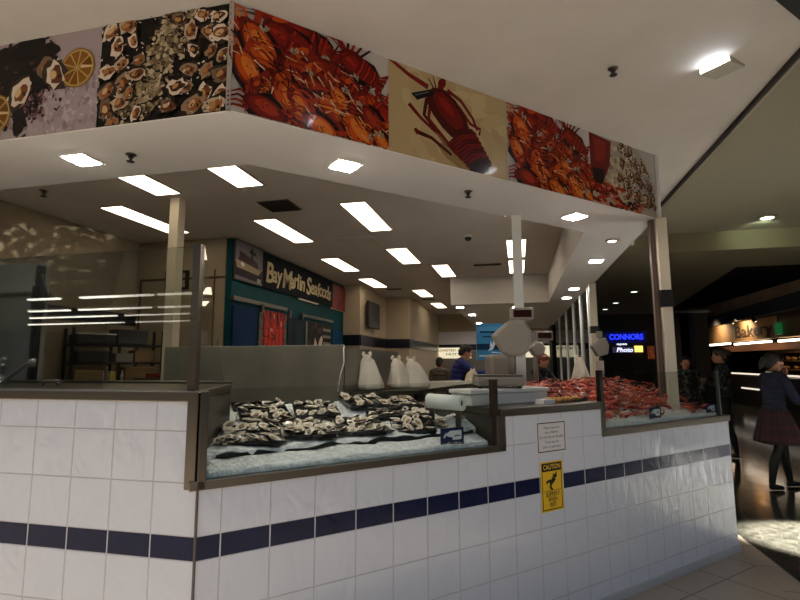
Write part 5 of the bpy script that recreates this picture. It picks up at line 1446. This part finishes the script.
    if skirt:
        s = MB(); n = 60; vs = []; lv = 9
        for j in range(lv+1):
            f = j/lv; z = .93-.40*f
            for i in range(n):
                a = 2*pi*i/n; r_ = (.125+.105*f**.8)*(1+.045*f*(1 if i % 3 == 0 else -.4)); sw_ = .03*f*sin(2*a+1)
                vs.append(V(r_*cos(a)*(1+.08*f)+.02*f, (r_+.02)*sin(a), z+.008*sin(3*a)*f+sw_*.3))
        fs = []; mi = []
        for j in range(lv):
            for i in range(n):
                fs.append((j*n+i, (j+1)*n+i, (j+1)*n+(i+1) % n, j*n+(i+1) % n))
                mi.append(1 if i % 3 == 0 else (2 if (j % 3 == 1) else 0))
        s.raw(vs, fs, 0, True); s.m = mi
        so_ = s.build('skirt', [mat('tartan_red', '2c0a10', .8), mat('tartan_dark', '12080f', .8), mat('tartan_wine', '420f16', .8)], t, local=True)
        m = so_.modifiers.new('thick', 'SOLIDIFY'); m.thickness = .004
    if pal.get('apron'):
        a_ = MB(); a_.raw([V(.11, -.1, 1.2), V(.11, .1, 1.2), V(.125, .13, .9), V(.125, -.13, .9), V(.13, -.13, .6), V(.13, .13, .6)], [(0, 1, 2, 3), (3, 2, 5, 4)], 0, False)
        ao = a_.build('apron', pal['apron'], t, local=True); m = ao.modifiers.new('thick', 'SOLIDIFY'); m.thickness = .006
    return t
M_HAIRD = mat('dark_hair', '17110e', .5); M_HAIRR = mat('red_hair', '5c2a18', .5); M_HAIRB = mat('brown_hair', '2d2018', .5)
M_NAVYC = mat('navy_wool', '101830', .85); M_BLK = mat('black_cloth', '0d0d10', .85); M_BLUEC = mat('blue_cloth', '16246a', .8)
M_CHECK = mat('patterned_cloth', '14161a', .85, noise=(26, '4c5054', .52, .62)); M_STRP = mat('pale_patterned_cloth', '1c1c1e', .85, noise=(16, '7d7c78', .5, .6)); M_DULL = mat('dull_brown_cloth', '4a4034', .85)
M_SHOE = mat('black_shoe', '0b0a0a', .35)
rgt = radians(13)
person('school girl in navy jumper and dark red tartan skirt, hand raised to her mouth', (4.22, 5.22, 0), rgt, 1.60,
       dict(legs=mat('black_tights', '0a0909', .7), shoes=M_SHOE, top=M_NAVYC, hair=M_HAIRD, collar=mat('white_collar', 'cbc7c0', .7)),
       (((.20, .15, 1.08), (.18, .04, 1.33), (-.15, -.3, 1), (-1, 0, 0)), ((.12, -.2, 1.04), (.33, -.13, 1.10), (1, .15, .1), (0, .3, -1))),
       feet=((-.14, -.08), (.20, .09)), lean=.05, nod=.28, hair='long', skirt=True, voxel=.008, female=True)
person('person in dark patterned top and black trousers just past the right counter end', (4.42, 7.3, 0), rgt+2.6, 1.70,
       dict(legs=M_BLK, shoes=M_SHOE, top=M_CHECK, hair=M_HAIRB), (((.06, .22, 1.05), (.22, .05, 1.1), (.3, -1, 0), (0, 0, -1)), ((.06, -.22, 1.05), (.22, -.03, 1.14), (.3, 1, 0), (0, 0, -1))), female=True, hair='bun')
person('dark haired person in a pale patterned shirt seen past the corner post', (4.02, 7.75, 0), rgt-1.9, 1.58,
       dict(legs=M_BLK, shoes=M_SHOE, top=M_STRP, hair=M_HAIRD), (((.0, .24, 1.03), (.12, .2, .86), (.6, 0, -1), (0, -1, 0)), ((.0, -.24, 1.03), (.12, -.2, .86), (.6, 0, -1), (0, 1, 0))))
person('worker in a dark blue shirt leaning forward over the bench with one arm stretched out', (.02, 7.70, 0), rgt+.1, 1.86,
       dict(legs=M_BLK, shoes=M_SHOE, top=M_BLUEC, hair=M_HAIRD, apron=M_BLK), (((.3, .16, 1.12), (.45, .08, 1.12), (1, 0, -.1), (0, 0, -1)), ((.26, -.2, 1.12), (.46, -.10, 1.16), (1, .2, -.1), (0, 0, -1))), lean=.32, nod=.35)
person('red haired person in black bending down behind the second weighing scale', (1.55, 8.1, 0), rgt-.9, 1.66,
       dict(legs=M_BLK, shoes=M_SHOE, top=M_BLK, hair=M_HAIRR), (((.24, .2, 1.08), (.38, .12, 1.02), (1, 0, -.5), (0, -1, 0)), ((.24, -.2, 1.08), (.38, -.12, 1.02), (1, 0, -.5), (0, 1, 0))), lean=.25, nod=.4, hair='bun')
person('dim figure in dull brown clothes standing at the back left of the worker', (-.43, 9.1, 0), rgt+1.2, 1.6,
       dict(legs=M_DULL, shoes=M_SHOE, top=M_DULL, hair=M_HAIRD), (((.0, .22, 1.03), (.16, .16, .9), (1, 0, -.3), (0, -1, 0)), ((.0, -.22, 1.03), (.16, -.16, .9), (1, 0, -.3), (0, 1, 0))))
# bench and white goods before the worker
b = MB(); b.box((.65, 6.95, 1.05), (.9, .4, .04)); b.box((.65, 6.95, .51), (.8, .34, 1.02)); tag(b.build('work_bench', M_STEELD), 'steel work bench in front of the worker in blue', 'bench')
bag((.45, 6.86, 1.071), .30, .15, 'crumpled white bag on the work bench under the worker hands', 8, .03)
bag((.76, 6.9, 1.071), .2, .11, 'smaller white bag at the right of the work bench', 9, .0)

# ------------------------------------------------------------------ lit menu panels on the far wall
def menu(x0, x1, z0, z1, lines, label):
    t = thing('menu_panel', label, 'menu', ((x0+x1)/2, 16.4, z0))
    b = MB(); b.box(((x0+x1)/2, 16.41, (z0+z1)/2), (x1-x0, .05, z1-z0)); b.build('light_box', mat('menu_glow', 'e9dfc0', .5, emit=('f4e8c4', .75)), t)
    b = MB()
    for i, (tx, wd_) in enumerate(lines): text_mb(b, tx, ((x0+x1)/2, 16.382, z1-.10-.14*i), (1, 0, 0), (0, 0, 1), .12, wd_, 0, 0, 0, .02)
    b.build('lettering', M_INK, t)
menu(-1.72, -.40, 1.64, 2.02, (('ROASTED NUTS', 1.15), ('NUTS', .5)), 'lit cream menu panel with two lines of black letters behind the worker')
menu(1.5, 2.3, 1.66, 2.06, (('NUTS', .6),), 'lit cream panel with black letters right of the scale head')

# ------------------------------------------------------------------ the mall beyond: bakery
XB = 8.4
bk_ = thing('bakery_shopfront', 'tan bakery shop front with dark letters and strip lights at the far right', 'shop front', (XB, 16.5, 0))
M_TAN = mat('tan_fascia', 'b58a5c', .7, noise=(1.5, '9a7348', .3, .7))
b = MB(); b.prism([(XB, 12.3), (XB+.2, 12.3), (XB+.2, 20.2), (XB, 20.2)], 2.15, 3.6); b.build('fascia', M_TAN, bk_)
b = MB(); text_mb(b, 'Bakery', (XB-.012, 16.0, 2.44), (0, -1, 0), (0, 0, 1), .52, 2.55, 0, .01, 0, .012, 'CENTER', (-1, 0, 0)); b.build('lettering', mat('brown_letters', '4c3a2a', .6), bk_)
M_STRIPB = mat('bakery_tube', 'ffffff', .4, emit=('fff0d6', 4.0))
for y0, y1, z in ((18.1, 20.05, 2.115), (15.15, 17.6, 2.075), (12.9, 14.6, 2.06)):
    b = MB(); b.box((XB+.1, (y0+y1)/2, z), (.1, y1-y0, .06)); b.build('strip_light', M_STRIPB, bk_)
b = MB(); b.box((XB+.6, 16.5, 1.95), (.05, 8, .22)); b.build('valance', mat('orange_valance', '8d5318', .6), bk_)
b = MB(); b.box((XB+2.4, 16.3, 1.3), (.1, 8.4, 2.6)); b.build('back_wall', mat('bakery_wall', '5a4630', .8), bk_)
bc = thing('bakery_counter', 'dark bakery counter with two pale shelf edges', 'counter', (XB+.5, 16, 0))
b = MB(); b.box((XB+.7, 15.8, .5), (.6, 6.6, 1.0)); b.build('cabinet', mat('bakery_dark', '17120f', .5), bc)
M_EDGE = mat('pale_edge', 'd8cfc4', .4, emit=('fff0dd', .8))
b = MB(); b.box((XB+.38, 15.8, 1.07), (.05, 6.4, .05)); b.build('lit_edge', M_EDGE, bc)
b = MB(); b.box((XB+.38, 17.5, .58), (.03, 1.3, .05)); b.build('lit_edge', M_EDGE, bc)
bs = thing('bread_shelf', 'wall shelf unit behind the bakery counter', 'shelf', (XB+2.1, 16, 0))
for z in (1.2, 1.5, 1.8):
    b = MB(); b.box((XB+2.15, 16, z), (.35, 7.6, .03)); b.build('shelf_board', mat('shelf_wood', '6b4d2e', .6), bs)
for y in (12.3, 14.8, 17.3, 19.7):
    b = MB(); b.box((XB+2.15, y, 1.0), (.35, .04, 2.0)); b.build('upright', mat('shelf_wood', '6b4d2e', .6), bs)
ml = MB(); ml.ell((0, 0, .06), (.07, .16, .075), 12, 8); loaf = ml.build('bread_loaf', mat('bread_crust', '8d5a2c', .6, noise=(10, 'c99c62', .4, .7)))
first = True
for z in (1.215, 1.515):
    for i in range(14):
        o = loaf if first else loaf.copy()
        if not first: COL.objects.link(o)
        first = False; o.location = (XB+2.1, 12.7+.5*i+R.uniform(-.08, .08), z+.017); o.scale = (1, R.uniform(.8, 1.15), R.uniform(.8, 1.3))
        tag(o, 'brown bread loaf on a shelf at the back of the bakery', 'bread', 'loaves in the bakery')
b = MB(); b.box((6.87, 15.95, 1.6), (.42, .42, 3.2)); tag(b.build('mall_column', mat('dull_column', '3f362a', .7)), 'dull square column left of the bakery', 'column')
b = MB(); b.prism([(7.55, 8.5), (8.0, 8.5), (9.2, 26), (8.75, 26)], 2.78, 3.15); struct(b.build('trim_12', mat('mall_beam', '2e271f', .8)))
ex = thing('exit_sign', 'small green lit exit sign hanging beside the bakery letters', 'sign', (8.3, 14.1, 2.5))
b = MB(); b.box((8.28, 14.1, 2.39), (.05, .30, .32)); b.build('green_box', mat('green_sign', '0f3d22', .5, emit=('1f8a4a', .25)), ex)
b = MB(); b.bar((8.28, 14.1, 2.55), (8.28, 14.1, 2.9), .02); b.build('rod', M_BLACK, ex)
for y, z, lb in ((16.5, 2.78, 'small black spot lamp above the left of the bakery letters'), (14.9, 2.72, 'small black spot lamp above the right of the bakery letters'), (15.7, 2.86, 'black spot lamp on the beam above the middle of the bakery letters')):
    t = thing('spot_lamp', lb, 'lamp', (7.95, y, z))
    b = MB(); b.tube([(7.98, y, z+.08), (8.02, y, z), (8.06, y, z-.06)], [.05, .055, .065], 10); b.build('shade', M_BLACK, t)
    b = MB(); b.bar((7.98, y, z+.05), (7.98, y, 2.95), .02); b.build('rod', M_BLACK, t)
    b = MB(); b.ell((8.055, y, z-.06), (.03, .04, .02)); b.build('bulb', mat('warm_bulb', 'ffffff', .4, emit=('ffd9a0', 6)), t)
# far blue shop
fs_ = thing('dark_shopfront', 'dark shop front with glowing blue letters in the far distance', 'shop front', (5.2, 19.7, 0))
b = MB(); b.prism([(2.6, 19.65), (7.4, 19.65), (7.4, 19.8), (2.6, 19.8)], 0, 4.5); b.build('dark_facade', mat('dark_facade', '0b0b10', .6), fs_)
b = MB(); text_mb(b, 'CONNORS', (5.42, 19.60, 2.46), (1, 0, 0), (0, 0, 1), .30, 1.25, 0, .02, 0, .03, 'CENTER', (0, 1, 0)); b.build('blue_letters', mat('blue_neon', '2030c0', .4, emit=('2438ff', 1.6)), fs_)
b = MB(); b.box((5.4, 19.63, 2.46), (1.5, .02, .42)); b.build('sign_back', mat('blue_back', '0a0d3a', .5, emit=('1018a0', .12)), fs_)
b = MB(); text_mb(b, 'open', (5.25, 19.60, 2.19), (1, 0, 0), (0, 0, 1), .12, .38, 0, .01, 0, .015, 'CENTER', (0, 1, 0)); b.build('small_letters', mat('white_neon', 'ffffff', .4, emit=('e0e8ff', 1.4)), fs_)
b = MB(); b.box((5.3, 19.6, 1.96), (.8, .06, .22)); b.build('photo_sign', mat('dark_sign', '2a1c40', .5, emit=('6a5890', .2)), fs_)
b = MB(); text_mb(b, 'Photo', (5.33, 19.56, 1.95), (1, 0, 0), (0, 0, 1), .24, .6, 0, .01, .2, .02, 'CENTER', (0, 1, 0)); b.build('photo_letters', mat('white_neon', 'ffffff', .4, emit=('e0e8ff', 1.4)), fs_)
b = MB(); b.box((5.85, 19.6, 1.99), (.3, .06, .24)); b.build('yellow_sign', mat('yellow_glow', 'e8c860', .5, emit=('ffd860', 1.6)), fs_)
b = MB(); b.box((6.3, 19.62, 1.85), (.24, .04, .5)); b.build('poster', mat('orange_poster', '8a4526', .6, noise=(6, 'c8a080', .5, .7), emit=('8a4020', .25)), fs_)
for i in range(10):
    x = 4.4+.27*i; b = MB(); h_ = R.uniform(.5, 1.3); b.box((x, 19.3+R.uniform(-.2, .1), h_/2), (.2, .2, h_)); tag(b.build('display_stand', mat('dull_stock%d' % (i % 3), ('2a1416', '1d1a20', '33261f')[i % 3], .7)), 'dim stand of stock before the blue lit shop', 'stand', 'stock stands at the blue shop')
tl = thing('track_light', 'pale horizontal tube hanging in the dark mall void right of the corner post', 'lamp', (6.4, 15, 3))
b = MB(); b.tube([(5.95, 15.0, 3.0), (6.9, 14.95, 3.0)], .045, 10); b.build('tube', mat('pale_tube', '8f8d80', .5), tl)
b = MB(); b.bar((6.4, 14.98, 3.04), (6.4, 14.98, 4.6), .02); b.build('rod', M_BLACK, tl)

# ------------------------------------------------------------------ daylight, sky and spot lamps
wd = bpy.data.worlds.new('World'); SC.world = wd; wd.use_nodes = True
bg = wd.node_tree.nodes['Background']; bg.inputs[0].default_value = (.66, .80, 1.0, 1); bg.inputs[1].default_value = .82
def spot(name, loc, target, power, size, blend, col=(1, 1, 1), radius=.1, square=False):
    l = bpy.data.lights.new(name, 'SPOT'); l.energy = power; l.spot_size = size; l.spot_blend = blend; l.color = col
    l.shadow_soft_size = radius; l.use_square = square
    o = bpy.data.objects.new(name, l); COL.objects.link(o); o.location = loc
    o.rotation_euler = (Vector(target)-Vector(loc)).to_track_quat('-Z', 'Y').to_euler()
    return o
spot('added_floor_spot', (9.5, 2.0, 3.15), (4.50, 3.12, 0), 120000, radians(12.5), .2, (1, .96, .88), .05)  # added bare spot lamp under the ceiling, imitates a sun patch on the floor
spot('bakery_spot', (8.0, 16.3, 2.75), (8.4, 16.4, 2.4), 60, radians(150), .8, (1, .8, .55), .05)
spot('bakery_spot', (8.0, 14.9, 2.72), (8.4, 15.0, 2.4), 35, radians(150), .8, (1, .8, .55), .05)
spot('bakery_spot', (7.9, 18.4, 2.75), (8.4, 18.4, 2.4), 40, radians(150), .8, (1, .8, .55), .05)  # added light without a lamp body, brightens the far end of the fascia
spot('bakery_fill', (9.6, 16.3, 2.9), (9.9, 16.3, 0), 220, radians(160), .8, (1, .82, .58), .2)  # added fill light, brightens the bakery interior where no lamp is modelled
spot('mall_wallwash', (4.3, 5.15, 3.18), (4.4, 5.66, 3.12), 6, radians(120), .7, (.8, 1, .7), .05)
spot('added_floor_spot', (14.0, 4.9, 2.6), (6.6, 3.95, 0), 130000, radians(9.5), .3, (1, .96, .88), .05)  # added low spot lamp, lights the floor strip mirrored in the right-hand tiles
# added noise-patterned spot lamp, imitates sun flecks on the kitchen's left wall
gl_ = spot('added_dapple_spot', (-1.2, -1.5, 2.2), (-4.12, 2.5, 2.96), 900, radians(17), .35, (1, .93, .8), .01)
gl_.data.use_nodes = True; nt = gl_.data.node_tree
em = nt.nodes['Emission']; tc = nt.nodes.new('ShaderNodeTexCoord'); nz = nt.nodes.new('ShaderNodeTexNoise'); nz.inputs['Scale'].default_value = 70; nz.inputs['Detail'].default_value = 3
rp = nt.nodes.new('ShaderNodeMapRange'); rp.inputs['From Min'].default_value = .54; rp.inputs['From Max'].default_value = .66
nt.links.new(tc.outputs['Normal'], nz.inputs['Vector']); nt.links.new(nz.outputs['Fac'], rp.inputs['Value']); nt.links.new(rp.outputs[0], em.inputs['Strength'])
sl = bpy.data.lights.new('sun', 'SUN'); sl.energy = 10.0; sl.angle = radians(1.5); sl.color = (1, .99, .97)
so = bpy.data.objects.new('sun', sl); COL.objects.link(so)
so.rotation_euler = Vector((-.1, .33, -1)).to_track_quat('-Z', 'Y').to_euler()
SC.view_settings.view_transform = 'Standard'; SC.view_settings.look = 'None'
SC.view_settings.exposure = 0.15; SC.view_settings.gamma = 1.0; SC.view_settings.use_curve_mapping = False
